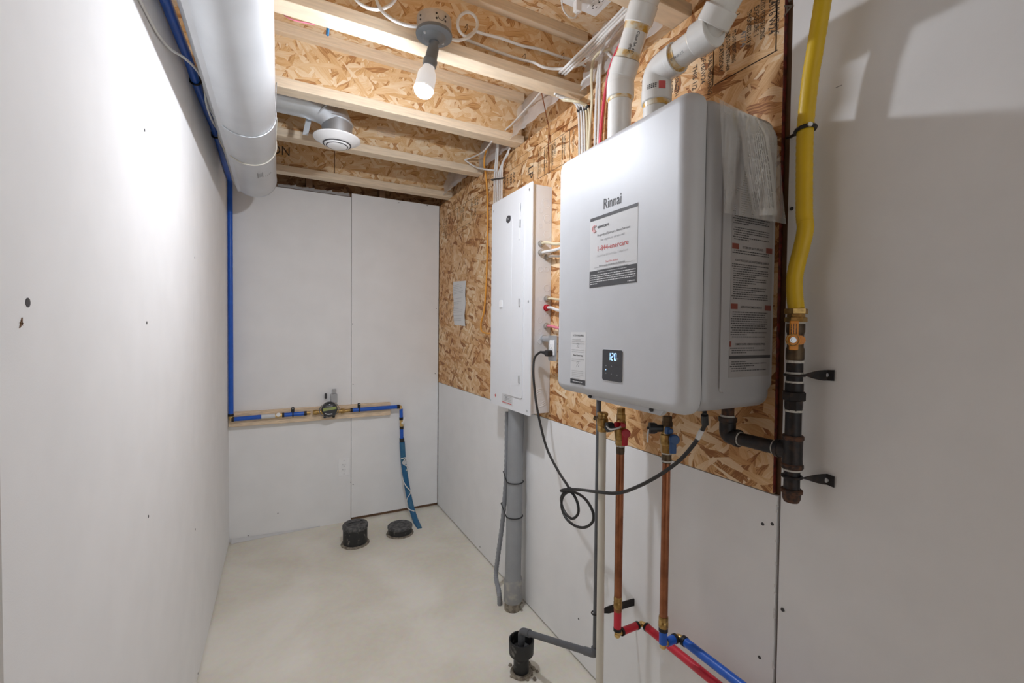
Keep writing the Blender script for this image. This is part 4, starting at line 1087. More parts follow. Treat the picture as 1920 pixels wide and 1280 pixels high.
# ------------------------------------------------------------------ back wall: board, water line, meter, outlet, floor stubs
bd_ = tag(MB().box((-1.2975, -.0005, .703), (-.353, -.037, .789), .002, 1).build('backing_board', M_lumber), 'long pale spruce board fixed across the back wall', 'board')
PB = .055
wm = thing('water_line', 'blue water tube line with fittings fixed along the spruce board, coming down from the ceiling', 'water pipe', (-.9, -PB, .703))
lx = -1.284
up_ = [hit(x_, y_, 0, lx) for x_, y_ in ((310, 0), (349, 100), (366, 150), (385, 200), (405, 252), (426, 322))]
main = smoothpath([V((lx, -5.0, 2.06)), V((lx, -2.6, 2.065))] + up_, 5)
main = main[:-1] + filletpath([main[-1], V((lx, -.05, main[-1].z + .004)), V((lx, -.052, 2.06)), V((lx, -PB, .775))], .03, 6)
MB().tube(main, .0135, 16).build('blue_tube', M_bluepex, wm)
def bp_(px, py): return BW(px, py, PB)
el = bp_(430, 785)
MB().lathe((lx, -PB, .772), (0, 0, 1), [(0, .0148), (.014, .0148)], 16).build('crimp_ring', M_iron, wm)
mb = MB(); mb.tube(filletpath([(lx, -PB, .785), (lx, -PB, bp_(440, 786).z), (bp_(445, 786).x, -PB, bp_(445, 786).z)], .012), .011, 12); mb.build('elbow', M_brassbright, wm)
def htube(x0, y0, x1, y1, r, m_, nm, sg=14):
    return MB().tube([bp_(x0, y0), bp_(x1, y1)], r, sg).build(nm, m_, wm)
htube(436, 786, 496, 780.5, .0128, M_bluepex, 'blue_tube')
htube(434, 786.2, 439, 785.8, .0142, M_iron, 'crimp_ring')
lab(htube(490, 781, 516, 779, .0135, M_sticker, 'tube_label'), 'white printed label on the tube')
htube(514, 779.2, 531, 777.8, .0125, M_brassbright, 'ball_valve')
p = bp_(522, 776); MB().lathe(p - V((0, .008, 0)), (0, -1, 0), [(0, .009), (.01, .009), (.012, .012), (.016, .012)], 12).build('valve_knob', M_white, wm)
htube(529, 778, 575, 774.5, .0128, M_bluepex, 'blue_tube')
for (a, b_) in ((529, 533), (570, 575)): htube(a, 778 - (a - 529) * .075, b_, 778 - (b_ - 529) * .075, .0142, M_iron, 'crimp_ring')
htube(575, 774.4, 582, 773.8, .010, M_brass, 'adapter'); htube(642, 770.5, 657, 769, .010, M_brass, 'adapter')
htube(657, 769, 749, 762, .0128, M_bluepex, 'blue_tube')
for (a, b_) in ((657, 661), (744, 749)): htube(a, 769 - (a - 657) * .076, b_, 769 - (b_ - 657) * .076, .0142, M_iron, 'crimp_ring')
mtop = bp_(751, 762)
mb = MB(); mb.tube(filletpath([bp_(745, 762.3), mtop, bp_(752.5, 772)], .012), .0115, 12); mb.build('elbow', M_brassbright, wm)
htube(752, 766, 752.5, 787, .0122, M_bluepex, 'blue_tube'); htube(752.2, 782, 752.4, 787, .0138, M_iron, 'crimp_ring')
htube(752.5, 786, 753, 800, .012, M_brassbright, 'ball_valve')
p = bp_(754, 792); mb = MB(); mb.lathe(p + V((0, -.005, 0)), (0, -1, 0), [(0, .009), (.012, .009)], 10); mb.obox(p + V((.006, -.02, .018)), V((.006, 0, 0)), V((0, .003, 0)), V((.004, 0, .022)), .002); mb.build('valve_lever', M_white, wm)
htube(752.8, 799, 753.5, 824, .0122, M_bluepex, 'blue_tube'); htube(752.8, 799, 752.9, 804, .0138, M_iron, 'crimp_ring')
MB().tube([bp_(753.4, 821), bp_(754, 830)], .017, 14).build('coupling', M_black, wm)
e = HZ(787, 993, -.01)
pth = smoothpath([bp_(754, 828), BW(757, 870, .06), BW(763, 910, .085), BW(770, 945, .13), BW(778, 972, .19), V((e.x, e.y, -.01))], 8)
MB().tube(pth, .0185, 18).build('service_tube', M_bluepoly, wm)
gw = thing('ground_wire', 'white wire wound round the scuffed blue service tube near the floor', 'wire', BW(760, 868, .08))
pp = []
for (px, py, d) in ((752, 860, .085), (761, 858, .088), (755, 868, .086), (765, 876, .092), (757, 888, .07), (756, 900, .08), (762, 912, .115), (770, 922, .13), (764, 934, .12), (762, 948, .13), (768, 955, .165), (777, 958, .17)):
    pp.append(BW(px, py, d))
MB().tube(smoothpath(pp, 6), .0034, 8).build('wire', M_cablew, gw)
p = BW(759, 866, .085); MB().lathe(p + V((0, .004, 0)), (0, -1, 0), [(0, .013), (.010, .014), (.016, .009)], 12).build('clamp', M_galv, gw)
# water meter
mc = BW(618.5, 768, .10)
mt = thing('water_meter', 'round black water meter with a green band in the middle of the blue line', 'water meter', (mc.x, mc.y, mc.z - .05))
MB().lathe((mc.x, -.04, mc.z), (0, -1, 0), [(0, .040), (.012, .046), (.046, .047), (.050, .044)], 32).build('register', M_black, mt)
MB().lathe((mc.x, -.089, mc.z), (0, -1, 0), [(0, .0445), (.006, .044), (.012, .038), (.0135, .032)], 32).build('lid', M_screen, mt)
mb = MB()
n_ = 10; y_ = -.1036
top = [(-.041, .014), (.041, .023)]; bot = [(-.041, -.006), (.041, .004)]
mb.prism([(mc.x - .040, -.0935, mc.z - .006), (mc.x + .040, -.0935, mc.z + .003), (mc.x + .038, -.0935, mc.z + .019), (mc.x - .039, -.0935, mc.z + .012)], (0, -.0105, 0))
lab(mb.build('green_band', M_green, mt), 'yellow green printed band')
mb = MB(); rng = random.Random(6)
bars(mb, (mc.x - .02, y_ - .0008, mc.z + .003), V((1, 0, .11)), ZU, .03, .003, rng); bars(mb, (mc.x - .015, y_ - .0004, mc.z + .020), V((1, 0, .1)), ZU, .032, .004, rng)
mb.build('lettering', M_greyink, mt, smooth=0)
mb = MB(); mb.tube(smoothpath([(mc.x - .028, -.103, mc.z - .021), (mc.x - .01, -.103, mc.z - .028), (mc.x + .014, -.103, mc.z - .026)], 5), .0022, 6); lab(mb.build('mark', M_white, mt), 'white scuff mark')
mb = MB(); mb.lathe((mc.x - .05, -PB, bp_(582, 773.5).z), (1, 0, -.0), [(-.045, .013), (-.035, .017), (-.02, .017), (-.019, .012), (.02, .014)], 16); mb.lathe((mc.x + .05, -PB, bp_(645, 770).z), (-1, 0, 0), [(-.045, .013), (-.035, .017), (-.02, .017), (-.019, .012), (.02, .014)], 16)
mb.build('coupling', M_brass, mt)
for s_ in (-1, 1): MB().box((mc.x + s_ * .026 - .008, -.052, mc.z - .058), (mc.x + s_ * .026 + .008, -.072, mc.z - .040), .003, 1).build('foot', M_black, mt)
MB().tube(smoothpath([(mc.x - .045, -.075, mc.z + .028), (mc.x - .058, -.078, mc.z + .004), (mc.x - .050, -.085, mc.z - .03), (mc.x - .01, -.09, mc.z - .048), (mc.x + .04, -.085, mc.z - .032), (mc.x + .058, -.075, mc.z + .0), (mc.x + .044, -.07, mc.z + .03)], 6), .0022, 6).build('signal_wire', M_greymetal, mt)
p = BW(611, 742, .02); MB().box((p.x - .006, -.002, p.z - .018), (p.x + .006, -.026, p.z + .016), .003, 1).build('seal_tag', M_dk, mt)
# clear reader box on the wall above the meter
p = BW(626, 742, .01)
rb = thing('reader_box', 'small translucent grey box on the wall just above the water meter', 'box', (p.x, -.012, p.z - .04))
MB().box((p.x - .020, -.001, p.z - .042), (p.x + .020, -.030, p.z + .014), .003, 2).build('case', film('smoky_plastic', .75, (.55, .55, .55)), rb)
MB().box((p.x - .012, -.001, p.z + .0145), (p.x + .014, -.020, p.z + .046), .003, 2).build('neck', film('smoky_plastic_b', .75, (.5, .5, .5)), rb)
# tube clamps on the board
for (px, py, w_) in ((549, 771, 'left of the water meter'), (673, 763, 'right of the water meter')):
    p = BW(px, py, .04); z = bp_(px, 778 - (px - 529) * .076 if px < 600 else 769 - (px - 657) * .076).z
    t = thing('tube_clamp', 'black clamp holding the blue tube ' + w_, 'clamp', (p.x, -.04, z), 'tube clamps on the board')
    MB().ring((p.x, -PB, z), (1, 0, 0), .0148, .0035, 18, 6).build('saddle', M_black, t)
    MB().box((p.x - .009, -.0375, z + .010), (p.x + .009, -.046, z + .042), .003, 1).build('tab', M_black, t)
    MB().lathe((p.x, -.046, z + .034), (0, -1, 0), [(0, .004), (.0025, .003)], 8).build('screw', M_galv, t)
# receptacle in the back wall
a = BW(634, 857); b_ = BW(657, 893)
rc = thing('wall_outlet', 'white duplex outlet low on the back wall left of the seam', 'outlet', ((a.x + b_.x) / 2, 0, b_.z))
cxo, czo = (a.x + b_.x) / 2 - .003, (a.z + b_.z) / 2
MB().box((cxo - .036, .0002, czo - .058), (cxo + .036, -.0055, czo + .058), .002, 2).build('cover_plate', M_white, rc)
so_ = MB().box((cxo - .0165, -.0056, czo - .033), (cxo + .0165, -.0075, czo + .033), .0015, 2).build('socket', M_white, rc)
for s_ in (-1, 1):
    mb = MB(); zz = czo + s_ * .016
    mb.box((cxo - .008, -.0074, zz - .002), (cxo - .006, -.0080, zz + .006)); mb.box((cxo + .006, -.0074, zz - .002), (cxo + .008, -.0080, zz + .005)); mb.box((cxo - .0025, -.0074, zz - .010), (cxo + .0025, -.0080, zz - .006))
    mb.build('slot', M_dk, so_)
for s_ in (-1, 1): MB().lathe((cxo, -.0054, czo + s_ * .044), (0, -1, 0), [(0, .003), (.0006, .0028)], 8).build('screw', M_ltink, rc)
# drain stubs in the floor
c = HZ(666, 1018, 0)
ds_ = thing('drain_stub', 'tall black drain stub with a slotted cap standing on the floor by the back wall', 'drain', (c.x, c.y, 0))
MB().lathe((c.x, c.y, 0), (0, 0, 1), [(0, .070), (.098, .070)], 36).build('pipe', M_dabs, ds_)
mb = MB(); mb.lathe((c.x, c.y, .094), (0, 0, 1), [(0, .0715), (.004, .0735), (.022, .0735), (.027, .070)], 36); cpx = mb.build('cap', M_lid, ds_)
a_ = V((math.cos(.12), math.sin(.12), 0)); b2 = V((-a_.y, a_.x, 0))
mb = MB(); mb.obox((c.x, c.y, .1212), a_ * .046, b2 * .016, V((0, 0, .0009))); mb.build('slot', M_zip, cpx)
mb = MB()
for s_ in (-1, 1): mb.obox(V((c.x, c.y, .1225)) + b2 * .0185 * s_, a_ * .050, b2 * .0025, V((0, 0, .0018)))
for s_ in (-1, 1): mb.obox(V((c.x, c.y, .1225)) + a_ * .0485 * s_, a_ * .0025, b2 * .02, V((0, 0, .0018)))
mb.build('slot_rim', M_lid, cpx)
MB().ring((c.x, c.y, .002), (0, 0, 1), .074, .009, 30, 6).build('mortar_ring', M_dirt, ds_)
c = HZ(750, 999, 0)
ds2 = thing('drain_stub', 'low dusty black capped drain disc in the floor beside the blue tube', 'drain', (c.x, c.y, 0))
MB().lathe((c.x, c.y, 0), (0, 0, 1), [(0, .074), (.040, .074)], 36).build('pipe', M_dabs, ds2)
MB().lathe((c.x, c.y, .038), (0, 0, 1), [(0, .0745), (.002, .077), (.012, .077), (.016, .073)], 36).build('cap', M_lid, ds2)
MB().ring((c.x, c.y, .001), (0, 0, 1), .077, .008, 30, 6).build('mortar_ring', M_dirt, ds2)

# ------------------------------------------------------------------ paper pinned on the strand board
a = RW(850, 528, .002); b_ = RW(874, 526, .002); c = RW(852, 609, .002); d = RW(873, 611, .002)
pa = thing('paper_sheet', 'long creased white paper slip stuck on the strand board left of the panel', 'paper', (0, (a.y + b_.y) / 2, c.z))
mb = MB(); g = []
for k in range(9):
    v = k / 8; row = []
    for i in range(4):
        u = i / 3; p = a.lerp(b_, u).lerp(c.lerp(d, u), v); p.x = -.002 - .006 * math.sin(PI * v * 2) ** 2 - .003 * u * v
        row.append(mb.bm.verts.new(p))
    g.append(row)
for k in range(8):
    for i in range(3): mb.bm.faces.new((g[k][i], g[k][i + 1], g[k + 1][i + 1], g[k + 1][i]))
sh = mb.build('sheet', M_paper, pa, smooth=60)
mb = MB(); rng = random.Random(1); zz = a.z - .02
while zz > c.z + .02:
    if rng.random() > .3: bars(mb, (-.0102, a.y - .012, zz), FR, FU, abs(a.y - b_.y) * rng.choice((.5, .7, .8)), .0026, rng)
    zz -= .011
mb.build('fine_print', M_ltink, pa, smooth=0)['kind'] = 'stuff'

# ------------------------------------------------------------------ ceiling lamp
lx_, ly_ = -.612, -1.780
lp = thing('ceiling_lamp', 'bare glowing bulb in a grey keyless holder on a round steel box under the joist', 'lamp', (lx_, ly_, 2.0))
MB().lathe((lx_, ly_, 2.198), (0, 0, 1), [(0, .052), (.001, .0525), (.040, .0525), (.042, .049)], 24).build('junction_box', M_boxmetal, lp)
for (ang, dz) in ((-1.75, .012), (-1.75, .026), (-1.2, .013), (-1.2, .027), (-2.75, .014), (-2.75, .026)):
    dv = V((math.cos(ang), math.sin(ang), 0)); MB().lathe(V((lx_, ly_, 2.198 + dz)) + dv * .0520, dv, [(0, .0032), (.0012, .003)], 8).build('hole', M_zip, lp)
dv = V((math.cos(-1.48), math.sin(-1.48), 0)); MB().ring(V((lx_, ly_, 2.217)) + dv * .0527, dv, .0095, .0008, 16, 4, 0, PI).build('knockout', M_dk, lp)
MB().lathe((lx_, ly_, 2.198), (0, 0, -1), [(0, .054), (.004, .0555), (.010, .0545), (.013, .036), (.022, .027), (.024, .018), (.026, .016)], 32).build('canopy', M_greymetal, lp)
for s_ in (-1, 1): MB().lathe((lx_ + s_ * .032, ly_ + .012 * s_, 2.186), (0, 0, -1), [(0, .005), (.004, .0045), (.006, .002)], 8).build('screw', M_galv, lp)
j0 = V((lx_ + .003, ly_, 2.176))
jb = DP(795, 166, 1.363); ax = (jb - j0).normalized(); L = (jb - j0).length
MB().lathe(j0, ax, [(-.006, .011), (.012, .0115), (.020, .0105)], 14).build('swivel', M_greymetal, lp)
MB().lathe(j0 + ax * .016, ax, [(0, .011), (.003, .0165), (.040, .0185), (.044, .0215), (.052, .0215), (.054, .0205), (.062, .0205), (.064, .0175)], 24).build('socket', M_greymetal, lp)
MB().lathe(j0 + ax * .076, ax, [(0, .0165), (.012, .0195), (.022, .0255), (.030, .0285), (L - .0765, .0298)], 24, caps=False).build('bulb_neck', M_neck, lp)
prof = [(L + .029 * math.sin(t), .030 * math.cos(t)) for t in [.03 + i * (PI / 2 - .03) / 9 for i in range(10)]]
prof = sorted([(h, max(r, .0006)) for h, r in prof])
lab(MB().lathe(j0, ax, prof, 28).build('bulb', M_bulb, lp, smooth=80), 'glowing white bulb')

# ------------------------------------------------------------------ round duct along the left wall
dx_, dz_, dr_ = -1.146, 2.081, .1025
du = thing('duct', 'round galvanised duct hung under the joists along the left wall', 'duct', (dx_, -1.8, dz_ - dr_))
ye = -.40
MB().lathe((dx_, ye, dz_), (0, -1, 0), [(-.002, dr_ * .93), (0, dr_ * .985), (.004, dr_), (3.9, dr_)], 48).build('pipe', M_galvduct, du)
MB().ring((dx_, ye - .012, dz_), (0, 1, 0), dr_ + .0005, .0016, 48, 5).build('end_bead', M_galv, du)
MB().box((dx_ - dr_ * .64 - .010, ye - .004, dz_ - dr_ * .768 - .0035), (dx_ - dr_ * .64 + .006, -4.2, dz_ - dr_ * .768 + .004)).build('seam', M_galvduct, du)
for (py, r, m_, nm, sg) in ((259, .0020, M_galv, 'twisted wire hanger round the duct', 1), (310, .0028, M_cream, 'pale strap hanger round the duct', 0)):
    y = hit(480, py, 2, dz_ - dr_).y
    t = thing('duct_hanger', nm + (' farther from the open end' if sg else ' nearest its end'), 'hanger', (dx_, y, dz_ - dr_))
    mb = MB()
    pts = [V((dx_ + (dr_ + .002) * math.cos(a), y + .05 * (math.cos(a) * .3), dz_ + (dr_ + .002) * math.sin(a))) for a in [-PI * 1.08 + i * PI * 1.16 / 40 for i in range(41)]]
    pts = [V((dx_ - dr_ - .004, y - .02, 2.20))] + pts + [V((dx_ + dr_ + .004, y + .01, 2.20))]
    if sg: mb.tube(pts, [r * (1.25 if i % 2 else .75) for i in range(len(pts))], 6)
    else: mb.tube(pts, r, 6)
    mb.build('loop', m_, t)
p = HZ(488, 330, dz_ - dr_ * .97); th0 = math.asin(-.97)
mb = MB(); a_ = math.acos((p.x - dx_) / dr_) if abs(p.x - dx_) < dr_ else 1.5
a_ = -a_
def dsurf(a, y, e=.0007): return V((dx_ + (dr_ + e) * math.cos(a), y, dz_ + (dr_ + e) * math.sin(a)))
def dq(a0, a1, y0, y1, n=3):
    for i in range(n):
        u0 = a0 + (a1 - a0) * i / n; u1 = a0 + (a1 - a0) * (i + 1) / n
        mb.poly([dsurf(u0, y0), dsurf(u1, y0), dsurf(u1, y1), dsurf(u0, y1)])
y = p.y; w0 = .12
dq(a_ - w0, a_ - w0 + .035, y - .035, y + .04, 1); dq(a_ + w0 - .035, a_ + w0, y - .035, y + .04, 1)
for k in range(5): dq(a_ - w0, a_ + w0, y - .02 + k * .011, y - .017 + k * .011)
for k in range(4): dq(a_ + .22 + k * .09, a_ + .25 + k * .09, y + .03, y + .045, 1)
lab(mb.build('maker_mark', M_greyink, du, smooth=0), 'small dark printed mark near the duct end')

# ------------------------------------------------------------------ ceiling register with elbow and branch duct
vx = BW(632, 256, .985)
vx0, vy0 = vx.x, -.985
rg = thing('ceiling_register', 'round white air register on a galvanised elbow between the joists', 'air register', (vx0, vy0, 2.16))
zr0 = hit(632, 262, 1, vy0 - .05).z
MB().lathe((vx0, vy0, zr0), (0, 0, 1), [(0, .060), (.004, .070), (.020, .098), (.024, .099), (.026, .097), (.027, .068)], 40).build('flange', M_white, rg)
MB().ring((vx0, vy0, zr0 - .001), (0, 0, 1), .057, .003, 36, 6).build('slot', M_dk, rg)
MB().lathe((vx0, vy0, zr0 + .001), (0, 0, -1), [(0, .054), (.004, .054), (.009, .050)], 36).build('outer_cone', M_white, rg)
MB().ring((vx0, vy0, zr0 - .008), (0, 0, 1), .044, .0022, 36, 6).build('slot', M_dk, rg)
MB().lathe((vx0, vy0, zr0 - .006), (0, 0, -1), [(0, .042), (.004, .042), (.007, .036)], 36).build('inner_disc', M_white, rg)
zc0 = zr0 + .026
MB().lathe((vx0, vy0, zc0), (0, 0, 1), [(0, .064), (.072, .064)], 36).build('collar', M_galv, rg)
MB().ring((vx0, vy0, zc0 + .072), (0.12, 0, 1), .0655, .004, 36, 6).build('elbow_bead', M_galv, rg)
g1 = V((vx0, vy0, zc0 + .072)); g2 = V((vx0 - .045, vy0, zc0 + .112)); g3 = V((vx0 - .12, vy0, zc0 + .128))
MB().tube([g1 - V((0, 0, .004)), g1, g2, g3, g3 - V((.02, 0, 0))], .064, 32).build('elbow', M_galv, rg)
MB().ring(g2, (-.6, 0, .55), .0655, .004, 36, 6).build('elbow_bead', M_galv, rg)
MB().tube([g3, V((-1.9, vy0, g3.z))], .0635, 32).build('branch_duct', M_galv, rg)
for k in range(3): MB().ring((vx0 - .335 - .022 * k, vy0, g3.z), (1, 0, .25 * (k % 2)), .067, .0035, 30, 6).build('band', M_galvduct, rg)
p = BW(574, 250, .93); q = BW(588, 190, .93)
hs_ = tag(MB().obox(p.lerp(q, .5) + V((0, 0, .01)), (.011, 0, 0), (0, .0012, 0), (q - p) * .62).build('hanger_strap', M_galv), 'flat galvanised hanger strap beside the round air register', 'strap')

# ------------------------------------------------------------------ white vent pipes on top of the heater
PX_ = -.20
def vent(name, label, path, r, hubs, texts):
    t = thing(name, label, 'vent pipe', path[0])
    MB().tube(path, r, 28).build('pipe', M_pvc, t)
    for (c, d, l_, rr) in hubs:
        c = V(c); d = V(d).normalized()
        MB().lathe(c - d * l_ / 2, d, [(0, rr - .002), (.002, rr), (l_ - .002, rr), (l_, rr - .002)], 28).build('hub', M_pvc, t)
    return t
r1 = .0318
a0 = V((PX_, -2.152, Z1 - .01))
d12 = (RW(1205, 12, .2) - RW(1166, 138, .2)).normalized()
b0 = RW(1165, 148, .2); b0.y = -2.156
e1 = b0 + d12 * .158
path = filletpath([a0, b0, e1, e1 + d12 * .05 + V((0, -.02, 0)), e1 + V((0, -.20, .02)), e1 + V((0, -1.6, .02))], .03, 6)
v1 = vent('vent_pipe', 'white vent pipe rising from the heater, bending slightly, with amber primer rings', path, r1, [
    (b0 - V((0, 0, .034)), (0, 0, 1), .040, r1 + .0055), (b0 + d12 * .028, d12, .040, r1 + .0055), (e1 - d12 * .008, d12, .044, r1 + .0058)], None)
MB().tube(filletpath([b0 - V((0, 0, .03)), b0, b0 + d12 * .03], .03, 6), r1 + .0045, 28).build('elbow', M_pvc, v1)
MB().lathe(b0 - V((0, 0, .062)), (0, 0, 1), [(0, r1 + .0012), (.008, r1 + .0022)], 28).build('primer_ring', M_primer, v1)
MB().lathe(b0 + d12 * .049, d12, [(0, r1 + .0020), (.004, r1 + .0012), (.017, r1 + .0003)], 28).build('primer_ring', M_primer, v1)
MB().lathe(e1 - d12 * .046, d12, [(0, r1 + .0003), (.013, r1 + .0012), (.017, r1 + .002)], 28).build('primer_ring', M_primer, v1)
def pipetext(mb, s, c, d, face, r, size, wsc=1.0):
    """lettering wrapped along a pipe: runs along d on the side facing 'face'"""
    d = V(d).normalized(); f = V(face); f = (f - d * f.dot(d)).normalized(); u = f.cross(d)
    v, fs = text_geo(s, size, 'LEFT', .01)
    vs = []
    for (x, y) in v:
        a = y / r; vs.append(mb.bm.verts.new(V(c) + d * x * wsc + (f * math.cos(a) + u * math.sin(a)) * (r + .0006)))
    for q in fs:
        try: mb.bm.faces.new([vs[i] for i in q])
        except ValueError: pass
mb = MB(); tocam = (CAM - b0).normalized()
pipetext(mb, 'Class IIA 65C', e1 - d12 * .048, -d12, tocam + V((.12, -.12, 0)), r1, .0105, .95)
mb.build('lettering', M_dk, v1, smooth=0)
mb = MB(); pipetext(mb, '(IPEX)', b0 + d12 * .080, -d12, tocam + V((-.1, .1, 0)), r1, .0085); mb.build('lettering', M_dk, v1, smooth=0)
r2_ = .0305
c0 = V((PX_, -2.286, Z1 - .01)); c1 = V((PX_, -2.290, 1.938)); c2 = V((PX_, -2.440, 1.947)); c3 = V((PX_, -2.53, 2.04)); c4 = V((PX_, -4.0, 2.05))
path = filletpath([c0, c1, c2, c3, c3 + V((0, -.06, .008)), c4], .045, 8)
v2_ = vent('vent_pipe', 'white vent pipe nearest the camera, sweeping over the heater in a long elbow', path, r2_, [
    (c1 - V((0, 0, .062)), (0, 0, 1), .034, r2_ + .006), (c2 + V((0, .008, 0)), (0, -1, .0), .046, r2_ + .006), (c2 + (c3 - c2).normalized() * .03, (c3 - c2), .034, r2_ + .006), (c3 - (c3 - c2).normalized() * .02, (c3 - c2), .034, r2_ + .006)], None)
MB().tube(filletpath([c1 - V((0, 0, .066)), c1, c1 + V((0, -.062, .002))], .055, 10), r2_ + .0050, 28).build('elbow', M_pvc, v2_)
MB().lathe(c1 + V((0, -.050, .001)), (0, -1, .03), [(0, r2_ + .0052), (.001, r2_ + .0062), (.014, r2_ + .0062)], 28).build('hub', M_pvc, v2_)
MB().lathe(c1 + V((0, -.064, .002)), (0, -1, .03), [(0, r2_ + .0025), (.003, r2_ + .0012), (.012, r2_ + .0003)], 28).build('primer_ring', M_primer, v2_)
MB().lathe(c1 - V((0, 0, .090)), (0, 0, 1), [(0, r2_ + .0006), (.012, r2_ + .0030)], 28).build('primer_ring', M_primer, v2_)
MB().lathe(c2 + V((0, .036, 0)), (0, -1, 0), [(0, r2_ + .0003), (.006, r2_ + .0012)], 28).build('primer_ring', M_primer, v2_)
mb = MB(); pipetext(mb, 'SYSTEM 636 - 2 IN', c1 + V((0, -.068, 0)), (0, -1, .03), V((-.8, -.1, -.55)), r2_, .0075, .62); mb.build('lettering', M_dk, v2_, smooth=0)
mb = MB(); pipetext(mb, 'IPEX 2" 45', c1 - V((0, -.034, .070)) + V((0, 0, .0)), (0, -1, 0), V((-.9, -.3, 0)), r2_ + .0075, .006)
p = c1 - V((0, 0, .055))
mb = MB()
for k in range(3): 
    for i in range(5):
        a0_ = 3.3 + i * .13; f_ = lambda a, z: p + V((math.cos(a) * (r2_ + .0068), math.sin(a) * (r2_ + .0068), z))
        mb.poly([f_(a0_, .004 * k), f_(a0_ + .09, .004 * k), f_(a0_ + .09, .004 * k + .0025), f_(a0_, .004 * k + .0025)])
mb.build('lettering', M_dk, v2_, smooth=0)
mb = MB()
f_ = lambda a, z: p + V((math.cos(a) * (r2_ + .007), math.sin(a) * (r2_ + .007), z))
for i in range(3): mb.poly([f_(4.05 + i * .15, -.004), f_(4.2 + i * .15, -.004), f_(4.2 + i * .15, .014), f_(4.05 + i * .15, .014)])
lab(mb.build('red_tag', M_redink, v2_, smooth=0), 'small red tag on the elbow')

# ------------------------------------------------------------------ cables above the heater and the panel
def cable(label, pts, r, m_, group=None, n=7):
    return tag(MB().tube(smoothpath(pts, n), r, 8).build('cable', m_), label, 'cable', group)
Y1 = -1.735
def J(px, py, y=-1.735): return hit(px, py, 1, y)
GB = 'bundled cables above the heater'
top_ = [(1046, 181), (1065, 186), (1078, 192), (1085, 196)]
labs = ['leftmost white cable of the clamped bundle above the heater', 'second white cable of the clamped bundle above the heater', 'white cable in the middle of the clamped bundle', 'cream cable of the clamped bundle, second from its right', 'rightmost cream cable of the clamped bundle by the black clamps']
for k, lb_ in enumerate(labs):
    x_ = 1086 + k * 5.0; d_ = .022
    pts = [RW(1040 + k * 4, 176 + k * 3, .13 - k * .01), RW(1062 + k * 4.5, 184 + k * 1.5, .07), RW(1078 + k * 5.2, 193 + k * .8, .03), RW(x_ - 2, 207, d_), RW(x_, 235, d_), RW(x_ + .6, 275, d_), RW(x_ + 1, 330, d_)]
    cable(lb_, pts, .0046, M_cablew if k < 3 else M_cablec, GB)
for (px, py, nm) in ((1085, 206, 'black clamp round the three white cables above the heater'), (1097, 203, 'black clamp round the cream cables above the heater')):
    p = RW(px + 3, py, .022); t = thing('cable_clamp', nm, 'clamp', p)
    MB().box(p + V((-.008, .013, -.006)), p + V((.012, -.016, .006)), .003, 2).build('body', M_black, t)
    MB().lathe(p + V((-.008, -.002, 0)), (-1, 0, 0), [(0, .004), (.003, .003)], 8).build('nail', M_galv, t)
cable('cream cable dropping behind the heater beside the white pair', [RW(1146, 93, .03), RW(1128, 96, .05), RW(1118, 104, .055), RW(1111, 118, .055), RW(1109, 150, .045), RW(1110, 190, .035), RW(1106, 240, .03), RW(1101, 320, .03)], .0048, M_cablec)
cable('left white cable of the pair dropping beside the cream one', [RW(1190, 10, .06), RW(1160, 50, .06), RW(1138, 80, .06), RW(1127, 100, .05), RW(1121, 140, .045), RW(1118, 190, .035), RW(1116, 250, .03), RW(1114, 320, .03)], .0050, M_cablew)
cable('right white cable of the pair dropping beside the cream one', [RW(1150, 110, .03), RW(1134, 96, .04), RW(1127, 112, .045), RW(1125, 150, .04), RW(1124, 190, .032), RW(1122, 250, .028), RW(1120, 320, .028)], .0050, M_cablew)
cable('bright red cable dropping behind the heater beside the vent pipe', [RW(1188, 40, .04), RW(1170, 72, .04), RW(1156, 96, .04), RW(1143, 130, .04), RW(1136, 165, .032), RW(1131, 200, .028), RW(1126, 250, .026), RW(1122, 320, .026)], .0052, M_cabler)
# white cables from the joist web to the upper right
GW = 'white cables swept up beside the vent pipe'
for k, (o1, lb_) in enumerate(((0, 'upper of the three straight white cables sweeping up to the right'), (5, 'middle of the three straight white cables sweeping up to the right'), (10, 'lower of the three straight white cables sweeping up to the right'))):
    cable(lb_, [J(1048 + o1, 137 + k * 2, -1.70), RW(1062 + o1, 124 + k * 2, .17 - k * .01), RW(1100 + o1, 86 + k * 2, .13 - k * .015), RW(1140 + o1, 46 + k * 2, .10), RW(1172 + o1, 12 + k * 3, .10), RW(1190 + o1, -16 + k * 3, .11)], .0046, M_cablew, GW)
cable('long white cable hanging in a shallow loop under the joist web', [J(868, 72, -1.712), J(930, 96, -1.712), J(975, 111, -1.715), J(1000, 117, -1.72), J(1020, 126, -1.735), J(1050, 129, -1.75), RW(1085, 122, .11), RW(1110, 104, .09), RW(1124, 85, .07), RW(1140, 62, .06), RW(1160, 40, .06), RW(1185, 12, .06)], .0050, M_cablew)
cable('white cable stapled across the middle of the joist web', [J(888, 56, -1.72), J(905, 63, -1.713), J(940, 72, -1.712), J(980, 86, -1.712), J(1010, 92, -1.712), J(1050, 106, -1.712), J(1075, 113, -1.712), J(1100, 126, -1.712), RW(1108, 138, .02), RW(1095, 150, .02), RW(1090, 160, .015)], .0050, M_cablew)
